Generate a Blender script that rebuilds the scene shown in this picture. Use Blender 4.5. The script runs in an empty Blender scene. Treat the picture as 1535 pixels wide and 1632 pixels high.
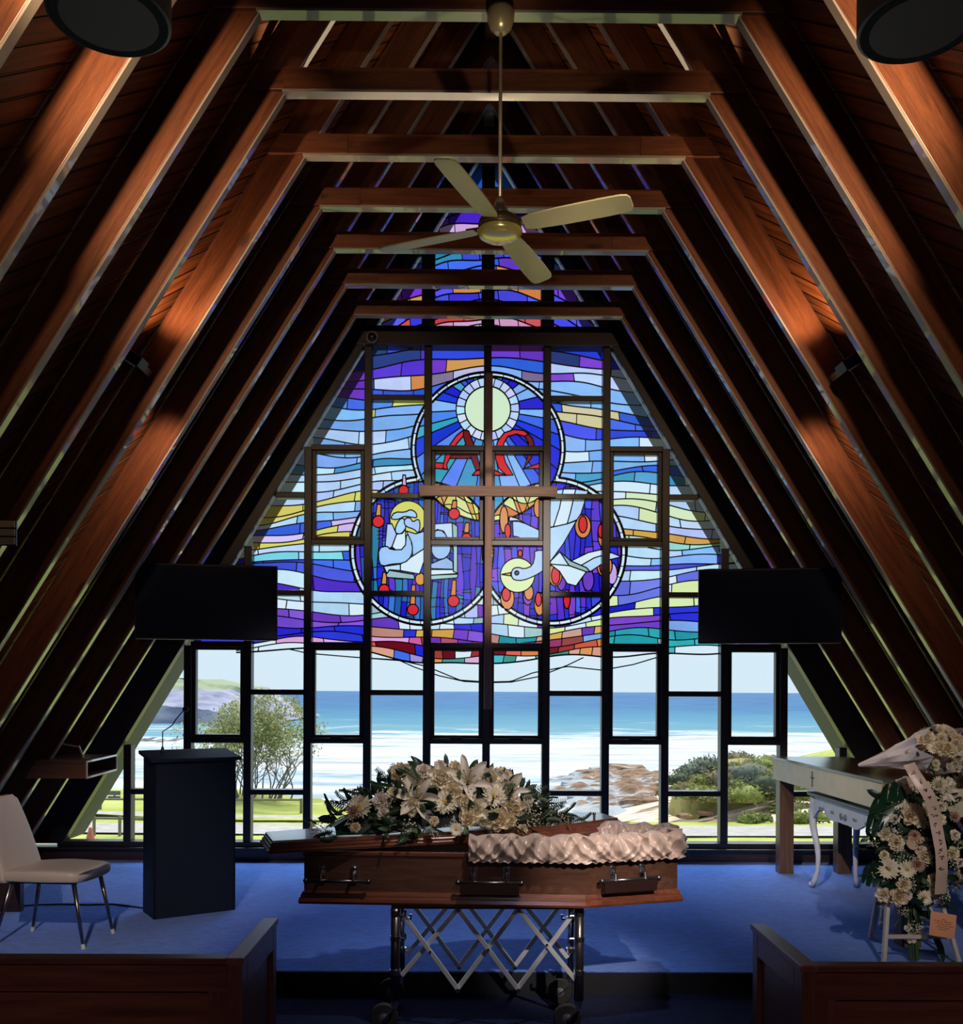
import bpy, bmesh, math, random
from mathutils import Vector, Matrix, Euler, noise
from mathutils.geometry import delaunay_2d_cdt

sc = bpy.context.scene
COL = sc.collection
PI = math.pi
rnd = random.Random(7)

# ------------------------------------------------------------------ camera
F = 1537.0; CX, CY = 767.5, 1101.0
CAM = Vector((-0.101, 0.0, 1.72))
YAW = math.radians(0.354); ROLL = 0.0045
RM = Matrix.Rotation(-YAW, 3, 'Z') @ Matrix.Rotation(PI/2, 3, 'X') @ Matrix.Rotation(ROLL, 3, 'Z')
cd = bpy.data.cameras.new('camera'); cam = bpy.data.objects.new('camera', cd); COL.objects.link(cam)
cam.matrix_world = Matrix.Translation(CAM) @ RM.to_4x4()
cd.sensor_fit = 'HORIZONTAL'; cd.sensor_width = 36.0; cd.lens = 36.0*F/1535.0
cd.shift_x = 0.0; cd.shift_y = (CY-816.0)/1535.0
cd.clip_start = 0.05; cd.clip_end = 60000
sc.camera = cam

def ray(x, y): return RM @ Vector(((x-CX)/F, -(y-CY)/F, -1.0))
def at(x, y, Y):
    "the world point seen at photo pixel x, y on the upright plane at depth Y"
    v = ray(x, y); return CAM + v*(Y/v.y)
def atz(x, y, z):
    v = ray(x, y); return CAM + v*((z-CAM.z)/v.z)

# ------------------------------------------------------------------ objects
ORG = {}
def tag(o, label=None, cat=None, group=None, kind=None):
    if label: o['label'] = label
    if cat: o['category'] = cat
    if group: o['group'] = group
    if kind: o['kind'] = kind
    return o
def empty(name, loc, label=None, cat=None, group=None):
    o = bpy.data.objects.new(name, None); COL.objects.link(o); o.location = loc; o.empty_display_size = .1
    ORG[o.name] = Vector(loc)
    return tag(o, label, cat, group)
def obj(name, mb, mat, parent=None, smooth=False, bevel=0, sub=0, weld=False):
    vs, fs, mi = mb.v, mb.f, mb.m
    if parent is not None: org = ORG[parent.name]
    else:
        xs = [p[0] for p in vs]; ys = [p[1] for p in vs]; zs = [p[2] for p in vs]
        org = Vector(((min(xs)+max(xs))/2, (min(ys)+max(ys))/2, min(zs)))
    me = bpy.data.meshes.new(name)
    me.from_pydata([Vector(p)-org for p in vs], [], fs)
    mats = mat if isinstance(mat, (list, tuple)) else [mat]
    for m_ in mats: me.materials.append(m_)
    if len(mats) > 1:
        for p, i in zip(me.polygons, mi): p.material_index = i
    bm = bmesh.new(); bm.from_mesh(me)
    if weld: bmesh.ops.remove_doubles(bm, verts=bm.verts, dist=1e-5)
    bmesh.ops.recalc_face_normals(bm, faces=bm.faces) if not mb.keep else None
    bm.to_mesh(me); bm.free()
    if smooth:
        for p in me.polygons: p.use_smooth = True
    o = bpy.data.objects.new(name, me); COL.objects.link(o)
    if parent is not None: o.parent = parent
    else: o.location = org
    ORG[o.name] = org
    if bevel:
        b = o.modifiers.new('bevel', 'BEVEL'); b.width = bevel; b.segments = 2; b.limit_method = 'ANGLE'; b.angle_limit = .6
    if sub:
        s = o.modifiers.new('subsurf', 'SUBSURF'); s.levels = sub; s.render_levels = sub
    return o

class MB:
    def __init__(s): s.v = []; s.f = []; s.m = []; s.mat = 0; s.keep = False
    def add(s, vs, fs):
        n = len(s.v); s.v += [Vector(p) for p in vs]
        s.f += [tuple(i+n for i in f) for f in fs]; s.m += [s.mat]*len(fs); return s
    def hexa(s, p):   # 8 points: bottom ring 0-3, top ring 4-7
        return s.add(p, [(0,3,2,1),(4,5,6,7),(0,1,5,4),(1,2,6,5),(2,3,7,6),(3,0,4,7)])
    def box(s, x0, x1, y0, y1, z0, z1):
        return s.hexa([(x0,y0,z0),(x1,y0,z0),(x1,y1,z0),(x0,y1,z0),(x0,y0,z1),(x1,y0,z1),(x1,y1,z1),(x0,y1,z1)])
    def obox(s, c, ax, ay, az, hx, hy, hz):   # centre, unit axes, half sizes
        c = Vector(c); ax = Vector(ax)*hx; ay = Vector(ay)*hy; az = Vector(az)*hz
        return s.hexa([c-ax-ay-az, c+ax-ay-az, c+ax+ay-az, c-ax+ay-az, c-ax-ay+az, c+ax-ay+az, c+ax+ay+az, c-ax+ay+az])
    def bar(s, p0, p1, w, h, up=(0,0,1)):
        p0 = Vector(p0); p1 = Vector(p1); d = (p1-p0); L = d.length; d.normalize()
        u = Vector(up); sd = d.cross(u)
        if sd.length < 1e-4: sd = d.cross(Vector((1,0,0)))
        sd.normalize(); u = sd.cross(d).normalized()
        return s.obox((p0+p1)/2, d, sd, u, L/2, w/2, h/2)
    def cyl(s, p0, p1, r0, r1=None, n=16, cap=True):
        if r1 is None: r1 = r0
        return s.tube([p0, p1], [r0, r1], n, cap)
    def tube(s, path, r, n=10, cap=True):
        P = [Vector(p) for p in path]; k = len(P)
        R = r if isinstance(r, (list, tuple)) else [r]*k
        vs = []; prev = None
        for i in range(k):
            d = (P[min(i+1,k-1)]-P[max(i-1,0)])
            d = d.normalized() if d.length > 1e-9 else Vector((0,0,1))
            if prev is None:
                a = Vector((0,0,1)) if abs(d.z) < .9 else Vector((1,0,0))
                u = d.cross(a).normalized()
            else:
                u = (prev - d*prev.dot(d)).normalized()
            prev = u; w = d.cross(u)
            for j in range(n):
                t = 2*PI*j/n; vs.append(P[i]+(u*math.cos(t)+w*math.sin(t))*R[i])
        fs = []
        for i in range(k-1):
            for j in range(n):
                a = i*n+j; b = i*n+(j+1)%n; fs.append((a, b, b+n, a+n))
        if cap: fs.append(tuple(range(n-1, -1, -1))); fs.append(tuple((k-1)*n+j for j in range(n)))
        return s.add(vs, fs)
    def lathe(s, prof, c, axis=(0,0,1), n=24, xd=None):
        c = Vector(c); w = Vector(axis).normalized()
        u = w.orthogonal().normalized() if xd is None else Vector(xd); v = w.cross(u)
        vs = []; k = len(prof)
        for (r, h) in prof:
            for j in range(n):
                t = 2*PI*j/n; vs.append(c+w*h+(u*math.cos(t)+v*math.sin(t))*max(r, 1e-5))
        fs = []
        for i in range(k-1):
            for j in range(n):
                a = i*n+j; b = i*n+(j+1)%n; fs.append((a, b, b+n, a+n))
        fs.append(tuple(range(n-1, -1, -1))); fs.append(tuple((k-1)*n+j for j in range(n)))
        return s.add(vs, fs)
    def grid(s, nu, nv, fn, closeu=False):
        vs = [fn(i/nu, j/nv) for i in range(nu+(0 if closeu else 1)) for j in range(nv+1)]
        fs = []
        cu = nu
        for i in range(cu):
            i2 = (i+1) % nu if closeu else i+1
            for j in range(nv): fs.append((i*(nv+1)+j, i2*(nv+1)+j, i2*(nv+1)+j+1, i*(nv+1)+j+1))
        return s.add(vs, fs)
    def prism(s, poly, d):   # 3-D polygon extruded along vector d
        n = len(poly); d = Vector(d); P = [Vector(p) for p in poly]
        fs = [tuple(range(n-1, -1, -1)), tuple(range(n, 2*n))]
        for i in range(n): fs.append((i, (i+1) % n, (i+1) % n+n, i+n))
        return s.add(P+[p+d for p in P], fs)
    def ball(s, c, r, nu=10, nv=8, sc=(1,1,1)):
        c = Vector(c)
        prof = []
        vs = [c+Vector((0,0,-r*sc[2]))]
        for i in range(1, nv):
            t = PI*i/nv
            for j in range(nu):
                p = 2*PI*j/nu
                vs.append(c+Vector((r*sc[0]*math.sin(t)*math.cos(p), r*sc[1]*math.sin(t)*math.sin(p), -r*sc[2]*math.cos(t))))
        vs.append(c+Vector((0,0,r*sc[2])))
        fs = [(0, 1+(j+1) % nu, 1+j) for j in range(nu)]
        for i in range(nv-2):
            for j in range(nu):
                a = 1+i*nu+j; b = 1+i*nu+(j+1) % nu; fs.append((a, b, b+nu, a+nu))
        l = len(vs)-1; o = 1+(nv-2)*nu
        fs += [(l, o+j, o+(j+1) % nu) for j in range(nu)]
        return s.add(vs, fs)

# ------------------------------------------------------------------ materials
def lin1(c): return c/12.92 if c <= .04045 else ((c+.055)/1.055)**2.4
def lin(r, g, b): return (lin1(r/255), lin1(g/255), lin1(b/255))
def newmat(name):
    m = bpy.data.materials.new(name); m.use_nodes = True; nt = m.node_tree; nt.nodes.clear()
    out = nt.nodes.new('ShaderNodeOutputMaterial'); return m, nt, out
def N(nt, t, **kw):
    n = nt.nodes.new(t)
    for k, v in kw.items():
        if k in n.inputs: n.inputs[k].default_value = v
        else: setattr(n, k, v)
    return n
def ramp(nt, pts, fac, interp='LINEAR'):
    r = nt.nodes.new('ShaderNodeValToRGB'); e = r.color_ramp.elements; r.color_ramp.interpolation = interp
    while len(e) < len(pts): e.new(.5)
    for el, (p, c) in zip(e, pts): el.position = p; el.color = (*c[:3], 1)
    nt.links.new(fac, r.inputs[0]); return r
def plain(name, col, rough=.5, metal=0, coat=0, vary=.12, scale=8, bump=0, bscale=60, sheen=0, trans=0, spec=.5, coords='Object'):
    "principled surface with a soft procedural variation in tone and an optional fine bump"
    m, nt, out = newmat(name); L = nt.links.new
    tc = nt.nodes.new('ShaderNodeTexCoord')
    b = N(nt, 'ShaderNodeBsdfPrincipled', Roughness=rough, Metallic=metal)
    b.inputs['Coat Weight'].default_value = coat; b.inputs['Sheen Weight'].default_value = sheen
    b.inputs['Specular IOR Level'].default_value = spec
    nz = N(nt, 'ShaderNodeTexNoise', Scale=scale, Detail=4.0); L(tc.outputs[coords], nz.inputs['Vector'])
    a = [max(0, c*(1-vary)) for c in col]; z = [min(1, c*(1+vary)) for c in col]
    r = ramp(nt, [(.3, a), (.7, z)], nz.outputs['Fac']); L(r.outputs[0], b.inputs['Base Color'])
    if bump:
        n2 = N(nt, 'ShaderNodeTexNoise', Scale=bscale, Detail=3.0); L(tc.outputs[coords], n2.inputs['Vector'])
        bp = N(nt, 'ShaderNodeBump', Strength=bump, Distance=.01); L(n2.outputs['Fac'], bp.inputs['Height']); L(bp.outputs[0], b.inputs['Normal'])
    if trans:
        tr = N(nt, 'ShaderNodeBsdfTranslucent'); L(r.outputs[0], tr.inputs['Color'])
        mx = N(nt, 'ShaderNodeMixShader', Fac=trans); L(b.outputs[0], mx.inputs[1]); L(tr.outputs[0], mx.inputs[2]); L(mx.outputs[0], out.inputs[0])
    else: L(b.outputs[0], out.inputs[0])
    return m
def wood(name, dark, light, rough=.4, coat=.2, rot=(0,0,0), stretch=14, scale=2.2, knots=True, spec=.5, bump=.15):
    "timber with grain along local X after the rotation"
    m, nt, out = newmat(name); L = nt.links.new
    tc = nt.nodes.new('ShaderNodeTexCoord'); mp = nt.nodes.new('ShaderNodeMapping')
    mp.vector_type = 'TEXTURE'; mp.inputs['Rotation'].default_value = rot
    L(tc.outputs['Object'], mp.inputs[0])
    m2 = nt.nodes.new('ShaderNodeMapping'); m2.inputs['Scale'].default_value = (1.0, stretch, stretch); L(mp.outputs[0], m2.inputs[0])
    oi = nt.nodes.new('ShaderNodeObjectInfo')
    ad = N(nt, 'ShaderNodeVectorMath', operation='ADD'); L(m2.outputs[0], ad.inputs[0])
    sc_ = N(nt, 'ShaderNodeMath', operation='MULTIPLY'); sc_.inputs[1].default_value = 37.0; L(oi.outputs['Random'], sc_.inputs[0]); L(sc_.outputs[0], ad.inputs[1])
    n1 = N(nt, 'ShaderNodeTexNoise', Scale=scale, Detail=6.0, Roughness=.6); n1.inputs['Distortion'].default_value = .6; L(ad.outputs[0], n1.inputs['Vector'])
    n2 = N(nt, 'ShaderNodeTexNoise', Scale=scale*9, Detail=2.0); L(ad.outputs[0], n2.inputs['Vector'])
    mixf = N(nt, 'ShaderNodeMath', operation='MULTIPLY_ADD'); mixf.inputs[1].default_value = .3; L(n2.outputs['Fac'], mixf.inputs[0])
    half = N(nt, 'ShaderNodeMath', operation='MULTIPLY'); half.inputs[1].default_value = .7; L(n1.outputs['Fac'], half.inputs[0]); L(half.outputs[0], mixf.inputs[2])
    r = ramp(nt, [(.34, dark), (.5, [(a+c)/2 for a, c in zip(dark, light)]), (.66, light)], mixf.outputs[0])
    col = r.outputs[0]
    if knots:
        m3 = nt.nodes.new('ShaderNodeMapping'); m3.inputs['Scale'].default_value = (1.6, 5, 5); L(mp.outputs[0], m3.inputs[0])
        a2 = N(nt, 'ShaderNodeVectorMath', operation='ADD'); L(m3.outputs[0], a2.inputs[0]); L(sc_.outputs[0], a2.inputs[1])
        vo = N(nt, 'ShaderNodeTexVoronoi', Scale=1.0); L(a2.outputs[0], vo.inputs['Vector'])
        kr = ramp(nt, [(.0, (1,1,1)), (.07, (.8,.8,.8)), (.13, (0,0,0))], vo.outputs['Distance'])
        mx = N(nt, 'ShaderNodeMixRGB', blend_type='MIX'); L(kr.outputs[0], mx.inputs[0]); L(col, mx.inputs[1]); mx.inputs[2].default_value = (*[c*.45 for c in dark], 1)
        col = mx.outputs[0]
    b = N(nt, 'ShaderNodeBsdfPrincipled', Roughness=rough); b.inputs['Coat Weight'].default_value = coat; b.inputs['Coat Roughness'].default_value = .25
    b.inputs['Specular IOR Level'].default_value = spec
    L(col, b.inputs['Base Color'])
    if bump:
        bp = N(nt, 'ShaderNodeBump', Strength=bump, Distance=.004); L(mixf.outputs[0], bp.inputs['Height']); L(bp.outputs[0], b.inputs['Normal'])
    L(b.outputs[0], out.inputs[0])
    return m
# ------------------------------------------------------------------ the hall: an A-frame
SL = 0.617                      # run per rise of the rafters
STG = 0.12                      # stage height
SE = 5.5                        # stage front edge
WY = 9.08                       # window plane
def inner(z): return 1.178 + SL*(5.0-z)      # half width between the rafters' inner edges
def board(z): return 1.425 + SL*(5.0-z)      # half width at the lining boards
def glassw(z): return 1.12 + .60*(5.0-z)     # half width of the glazing
CO = 1/math.hypot(1, SL); SI = SL*CO          # slope direction (SI, 0, CO)

RD = lin(80, 44, 28); RL = lin(126, 74, 46)
ang = math.atan2(CO, SI)
M_RAFL = wood('rafter_wood', RD, RL, rot=(0, -ang, 0), rough=.42, coat=.15)
M_RAFR = wood('rafter_wood_mirrored', RD, RL, rot=(0, -(PI-ang), 0), rough=.42, coat=.15)
M_COL = wood('collar_wood', RD, RL, rough=.42, coat=.15)
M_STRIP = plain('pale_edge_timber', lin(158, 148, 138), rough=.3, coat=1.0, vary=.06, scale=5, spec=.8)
M_DARKFR = plain('dark_window_frame', lin(34, 29, 31), rough=.38, vary=.1, spec=.6)
M_SASH = plain('dark_sash_timber', lin(38, 31, 30), rough=.4, vary=.12)
M_SKIRT = wood('dark_skirting_wood', lin(40, 25, 20), lin(66, 42, 34), rough=.4, knots=False)

def lining(name, sgn):
    m, nt, out = newmat(name); L = nt.links.new
    s = Vector((-sgn*SI, 0, CO)); y = Vector((0,1,0))
    along = (s+y).normalized(); across = (s-y).normalized()
    tc = nt.nodes.new('ShaderNodeTexCoord')
    def dot(v):
        d = N(nt, 'ShaderNodeVectorMath', operation='DOT_PRODUCT'); L(tc.outputs['Object'], d.inputs[0]); d.inputs[1].default_value = v; return d.outputs['Value']
    t = N(nt, 'ShaderNodeMath', operation='DIVIDE'); L(dot(across), t.inputs[0]); t.inputs[1].default_value = .098
    fr = N(nt, 'ShaderNodeMath', operation='FRACT'); L(t.outputs[0], fr.inputs[0])
    fl = N(nt, 'ShaderNodeMath', operation='FLOOR'); L(t.outputs[0], fl.inputs[0])
    wn = N(nt, 'ShaderNodeTexWhiteNoise', noise_dimensions='1D'); L(fl.outputs[0], wn.inputs['W'])
    cx = nt.nodes.new('ShaderNodeCombineXYZ'); al = dot(along); L(al, cx.inputs[0])
    tt = N(nt, 'ShaderNodeMath', operation='MULTIPLY'); L(t.outputs[0], tt.inputs[0]); tt.inputs[1].default_value = 1.6; L(tt.outputs[0], cx.inputs[1])
    w5 = N(nt, 'ShaderNodeMath', operation='MULTIPLY'); L(wn.outputs['Value'], w5.inputs[0]); w5.inputs[1].default_value = 40; L(w5.outputs[0], cx.inputs[2])
    nz = N(nt, 'ShaderNodeTexNoise', Scale=2.4, Detail=5.0); nz.inputs['Distortion'].default_value = .8; L(cx.outputs[0], nz.inputs['Vector'])
    r = ramp(nt, [(.3, lin(84, 44, 21)), (.55, lin(130, 74, 36)), (.72, lin(156, 86, 44))], nz.outputs['Fac'])
    hv = N(nt, 'ShaderNodeHueSaturation'); L(r.outputs[0], hv.inputs['Color'])
    vv = N(nt, 'ShaderNodeMapRange'); vv.inputs['To Min'].default_value = .8; vv.inputs['To Max'].default_value = 1.15; L(wn.outputs['Value'], vv.inputs['Value']); L(vv.outputs[0], hv.inputs['Value'])
    gr = ramp(nt, [(0, (0,0,0)), (.045, (0,0,0)), (.10, (1,1,1)), (.95, (1,1,1)), (1, (0,0,0))], fr.outputs[0])
    mx = N(nt, 'ShaderNodeMixRGB'); L(gr.outputs[0], mx.inputs[0]); mx.inputs[1].default_value = (*lin(40, 16, 8), 1); L(hv.outputs[0], mx.inputs[2])
    b = N(nt, 'ShaderNodeBsdfPrincipled', Roughness=.5); L(mx.outputs[0], b.inputs['Base Color'])
    bp = N(nt, 'ShaderNodeBump', Strength=.8, Distance=.01); L(gr.outputs[0], bp.inputs['Height']); L(bp.outputs[0], b.inputs['Normal'])
    L(b.outputs[0], out.inputs[0]); return m

def slope_pt(sgn, half, z, y): return Vector((sgn*half, y, z))
for sgn, nm in ((-1, 'left'), (1, 'right')):
    q = MB(); zb, zt = 0.0, 5.0+1.425/SL
    th = .09
    a = [(sgn*board(zb), -4.2, zb), (sgn*board(zb), 9.14, zb), (0, 9.14, zt), (0, -4.2, zt)]
    n = Vector((sgn*CO, 0, SI))*th
    q.hexa([Vector(p) for p in a]+[Vector(p)+n for p in a])
    tag(obj('wall_'+nm, q, lining('diagonal_lining_'+nm, sgn)), kind='structure')
    # eaves beyond the glass
    q = MB(); zb = 0.30; zt = 5.0+1.12/.6
    o_ = Vector((sgn*.859, 0, .515))*.12
    a = [(sgn*glassw(zb), 9.13, zb), (sgn*glassw(zb), 9.50, zb), (0, 9.50, zt), (0, 9.13, zt)]
    q.hexa([Vector(p) for p in a]+[Vector(p)+o_ for p in a])
    tag(obj('trim_%d' % (1 if sgn < 0 else 2), q, plain('grey_eaves_'+nm, lin(48, 50, 68), rough=.6)), kind='structure')

M_CARPET = None
def carpet(name, col, sheen=.25):
    m, nt, out = newmat(name); L = nt.links.new
    tc = nt.nodes.new('ShaderNodeTexCoord')
    b = N(nt, 'ShaderNodeBsdfPrincipled', Roughness=.95); b.inputs['Sheen Weight'].default_value = sheen; b.inputs['Specular IOR Level'].default_value = .1
    mp = nt.nodes.new('ShaderNodeMapping'); mp.inputs['Scale'].default_value = (1, 2.6, 1); L(tc.outputs['Object'], mp.inputs[0])
    n1 = N(nt, 'ShaderNodeTexNoise', Scale=16.0, Detail=5.0, Roughness=.65); L(mp.outputs[0], n1.inputs['Vector'])
    n2 = N(nt, 'ShaderNodeTexNoise', Scale=120.0, Detail=2.0); L(tc.outputs['Object'], n2.inputs['Vector'])
    r = ramp(nt, [(.3, [c*.72 for c in col]), (.5, col), (.72, [min(1, c*1.3) for c in col])], n1.outputs['Fac'])
    L(r.outputs[0], b.inputs['Base Color'])
    ad = N(nt, 'ShaderNodeMath', operation='ADD'); L(n1.outputs['Fac'], ad.inputs[0]); L(n2.outputs['Fac'], ad.inputs[1])
    bp = N(nt, 'ShaderNodeBump', Strength=.6, Distance=.02); L(ad.outputs[0], bp.inputs['Height']); L(bp.outputs[0], b.inputs['Normal'])
    L(b.outputs[0], out.inputs[0]); return m
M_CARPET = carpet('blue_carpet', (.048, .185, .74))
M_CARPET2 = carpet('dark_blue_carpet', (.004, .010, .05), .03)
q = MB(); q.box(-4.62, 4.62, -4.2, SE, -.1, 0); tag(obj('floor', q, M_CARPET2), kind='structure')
q = MB(); q.box(-4.56, 4.56, SE, 9.2, -.1, STG); st = obj('floor_stage', q, M_CARPET); tag(st, kind='structure')
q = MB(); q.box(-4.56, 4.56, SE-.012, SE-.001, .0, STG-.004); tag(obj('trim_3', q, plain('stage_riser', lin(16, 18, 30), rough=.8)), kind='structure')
q = MB(); q.prism([(-4.6,-4.2,0), (4.6,-4.2,0), (0,-4.2,7.5)], (0,-.1,0)); tag(obj('wall_back', q, plain('back_wall_plaster', lin(96, 70, 52), rough=.8)), kind='structure')

# ridge board
q = MB(); q.box(-.05, .05, -4.0, 9.0, 6.99, 7.25); tag(obj('trim_4', q, M_COL), kind='structure')

# ------------------------------------------------------------------ A-frame trusses
Y0, SP = 4.706, 0.63
ordw = ['third', 'fourth', 'fifth', 'sixth', 'seventh', 'eighth', 'ninth', 'tenth', 'eleventh']
def truss(i, label):
    y = Y0+SP*i; zf = 0.0 if y < SE else STG
    root = empty('roof_truss', (0, y, zf), label, 'roof truss', 'A-frame roof trusses')
    for sgn, mat in ((-1, M_RAFL), (1, M_RAFR)):
        za = 5.0+1.178/SL
        e0 = Vector((sgn*inner(zf), 0, zf)); e1 = Vector((0, 0, za))
        nrm = Vector((sgn*CO, 0, SI)); dep = .214
        # rafter as a prism in the y = const plane
        poly = [e0, e1, Vector((0, 0, 5.0+1.425/SL-.02)), Vector((sgn*(board(zf)-.02), 0, zf))]
        q = MB(); q.prism([p+Vector((0, y-.0225, 0)) for p in poly], (0, .045, 0))
        rf = obj('rafter', q, mat, root, bevel=.004)
        zs = 5.0
        s0 = Vector((sgn*inner(zf+.01), 0, zf+.01)); s1 = Vector((sgn*.02, 0, za-.04))
        q = MB(); c0 = -nrm*.010
        q.prism([s0+c0+Vector((0,y-.024,0)), s1+c0+Vector((0,y-.024,0)), s1+Vector((0,y-.024,0)), s0+Vector((0,y-.024,0))], (0, .048, 0))
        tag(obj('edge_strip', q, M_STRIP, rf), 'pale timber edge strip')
    zc0, zc1 = 5.012, 5.135
    q = MB(); hw0 = board(zc0)-.03; hw1 = board(zc1)-.03
    q.prism([(-hw0, y-.046, zc0), (hw0, y-.046, zc0), (hw1, y-.046, zc1), (-hw1, y-.046, zc1)], (0, .022, 0))
    hs = 1.178
    ct = obj('collar_tie', q, M_COL, root, bevel=.003)
    q = MB(); q.box(-hs+.002, hs-.002, y-.046, y+.024, 5.0, 5.012)
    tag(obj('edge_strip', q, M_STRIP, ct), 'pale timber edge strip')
    for sgn in (-1, 1):
        q = MB(); q.box(min(sgn*.90, sgn*1.165), max(sgn*.90, sgn*1.165), y-.053, y-.046, 5.014, 5.128)
        obj('splice_plate', q, M_COL, root)
    return root
LAB = {-2: 'timber A-frame nearest the camera, only its rafters showing at the picture edges',
       -1: 'timber A-frame directly behind the two cylindrical speakers, cut by the picture edges',
       0: 'timber A-frame whose collar tie carries the ceiling fan',
       1: 'first timber A-frame behind the ceiling fan',
       2: 'second timber A-frame behind the fan, with the two small sconces on its rafters',
       3: 'third timber A-frame behind the fan, its rafters lit by the lower sconce beams',
       4: 'fourth timber A-frame behind the ceiling fan, above the white chair',
       5: 'second timber A-frame counted back from the stained glass window',
       6: 'timber A-frame standing nearest to the stained glass window'}
for i in range(-2, 7): truss(i, LAB[i])

# ------------------------------------------------------------------ window wall
def pw(x, y):
    p = at(x, y, WY); return p.x, p.z
def zpx(y): return at(778, y, WY).z
SILL = .30; HEAD0, HEAD1 = 4.94, 5.12
APEX = 5.0+1.12/.6
MX = [k*.559 for k in range(-6, 7)]
tri = [5]
def trim(q, mat=M_DARKFR, bevel=.006):
    o = obj('trim_%d' % tri[0], q, mat, bevel=bevel); tri[0] += 1; return tag(o, kind='structure')
# sloped outer frame members
for sgn in (-1, 1):
    q = MB(); zb = SILL-.02; zt = APEX
    ii = [Vector((sgn*glassw(zb), WY-.07, zb)), Vector((0, WY-.07, zt)), Vector((0, WY-.07, zt+.42)), Vector((sgn*(board(zb)+.02), WY-.07, zb))]
    q.prism(ii, (0, .12, 0)); trim(q)
# mullions
for k in range(-6, 7):
    x = k*.559; ztop = 5.0-(abs(x)+.045-1.12)/.6
    ztop = min(ztop, HEAD0) if abs(x) > 1.2 else HEAD0
    if abs(k) <= 1: ztop = HEAD0
    w = .036
    q = MB(); q.box(x-w, x+w, WY-.05, WY+.07, SILL, ztop); trim(q)
for k in (-1, 0, 1):
    x = k*.559; q = MB(); q.box(x-.062, x+.062, WY-.05, WY+.07, HEAD1, 5.0-(abs(x)+.05-1.12)/.6-(.12 if k == 0 else 0)); trim(q)
# head beam and sill
q = MB(); q.box(-board(HEAD0)+.05, board(HEAD0)-.05, WY-.10, WY+.07, HEAD0, HEAD1); trim(q)
q = MB(); q.box(-4.0, 4.0, WY-.06, WY+.09, SILL-.05, SILL); trim(q)
q = MB(); q.box(-4.35, 4.35, WY-.10, WY-.02, SILL-.075, SILL-.05); trim(q)
q = MB(); q.box(-4.4, 4.4, WY-.03, WY+.09, STG, SILL-.05); tag(obj('baseboard_front', q, M_SKIRT), kind='structure')
# openings column by column
TA = [3.995, 3.108, 2.145, 1.247]; TB = [4.467, 3.546, 2.63, 1.70, .763]
def clip(poly, a, b, c):     # keep a*x+b*z<=c
    o = []
    for i in range(len(poly)):
        p, q_ = poly[i], poly[(i+1) % len(poly)]
        dp = a*p[0]+b*p[1]-c; dq = a*q_[0]+b*q_[1]-c
        if dp <= 0: o.append(p)
        if (dp < 0 < dq) or (dq < 0 < dp):
            t = dp/(dp-dq); o.append((p[0]+(q_[0]-p[0])*t, p[1]+(q_[1]-p[1])*t))
    return o
def roofclip(poly):
    lim = 1.12+.6*5.0-.012
    return clip(clip(poly, 1, .6, lim), -1, .6, lim)
OPEN = []      # (polygon, sash?)
HT = .026
for c in range(-7, 7):
    xa = -4.1 if c == -7 else c*.559+.036
    xb = 4.1 if c == 6 else (c+1)*.559-.036
    ci = c+1 if c >= 0 else -c           # 1..7
    zs = {1: TA, 2: TB, 3: TA, 4: TB[1:], 5: TA[2:], 6: [.763], 7: []}[ci]
    lim = 5.0-(min(abs(xa), abs(xb))-1.12)/.6
    zs = [z for z in zs if z < lim-.12]
    edges = [HEAD0]+zs+[SILL]
    for i, z in enumerate(zs):
        hw = 5.0-0; q = MB(); e = glassw(z)-.01
        q.box(max(xa-.01, -e), min(xb+.01, e), WY-.045, WY+.065, z-HT, z+HT); trim(q)
    for i in range(len(edges)-1):
        t_ = edges[i]-(HT if i else 0); b_ = edges[i+1]+(HT if i+1 < len(edges)-1 else 0)
        P = roofclip([(xa, b_), (xb, b_), (xb, t_), (xa, t_)])
        if len(P) < 3: continue
        area = abs(sum(P[j][0]*P[(j+1) % len(P)][1]-P[(j+1) % len(P)][0]*P[j][1] for j in range(len(P))))/2
        if area < .006: continue
        sash = ci in (1, 3, 5) and len(P) == 4 and any(abs(t_+HT-v) < .01 for v in (3.995, 2.145)) or (ci == 5 and i == len(edges)-3 and len(P) == 4)
        OPEN.append((P, sash))
for xa, xb in ((-1.2, -.559-.062), (-.559+.062, -.062), (.062, .559-.062), (.559+.062, 1.2)):
    P = roofclip([(xa, HEAD1), (xb, HEAD1), (xb, 6.9), (xa, 6.9)])
    OPEN.append((P, False))
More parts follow.
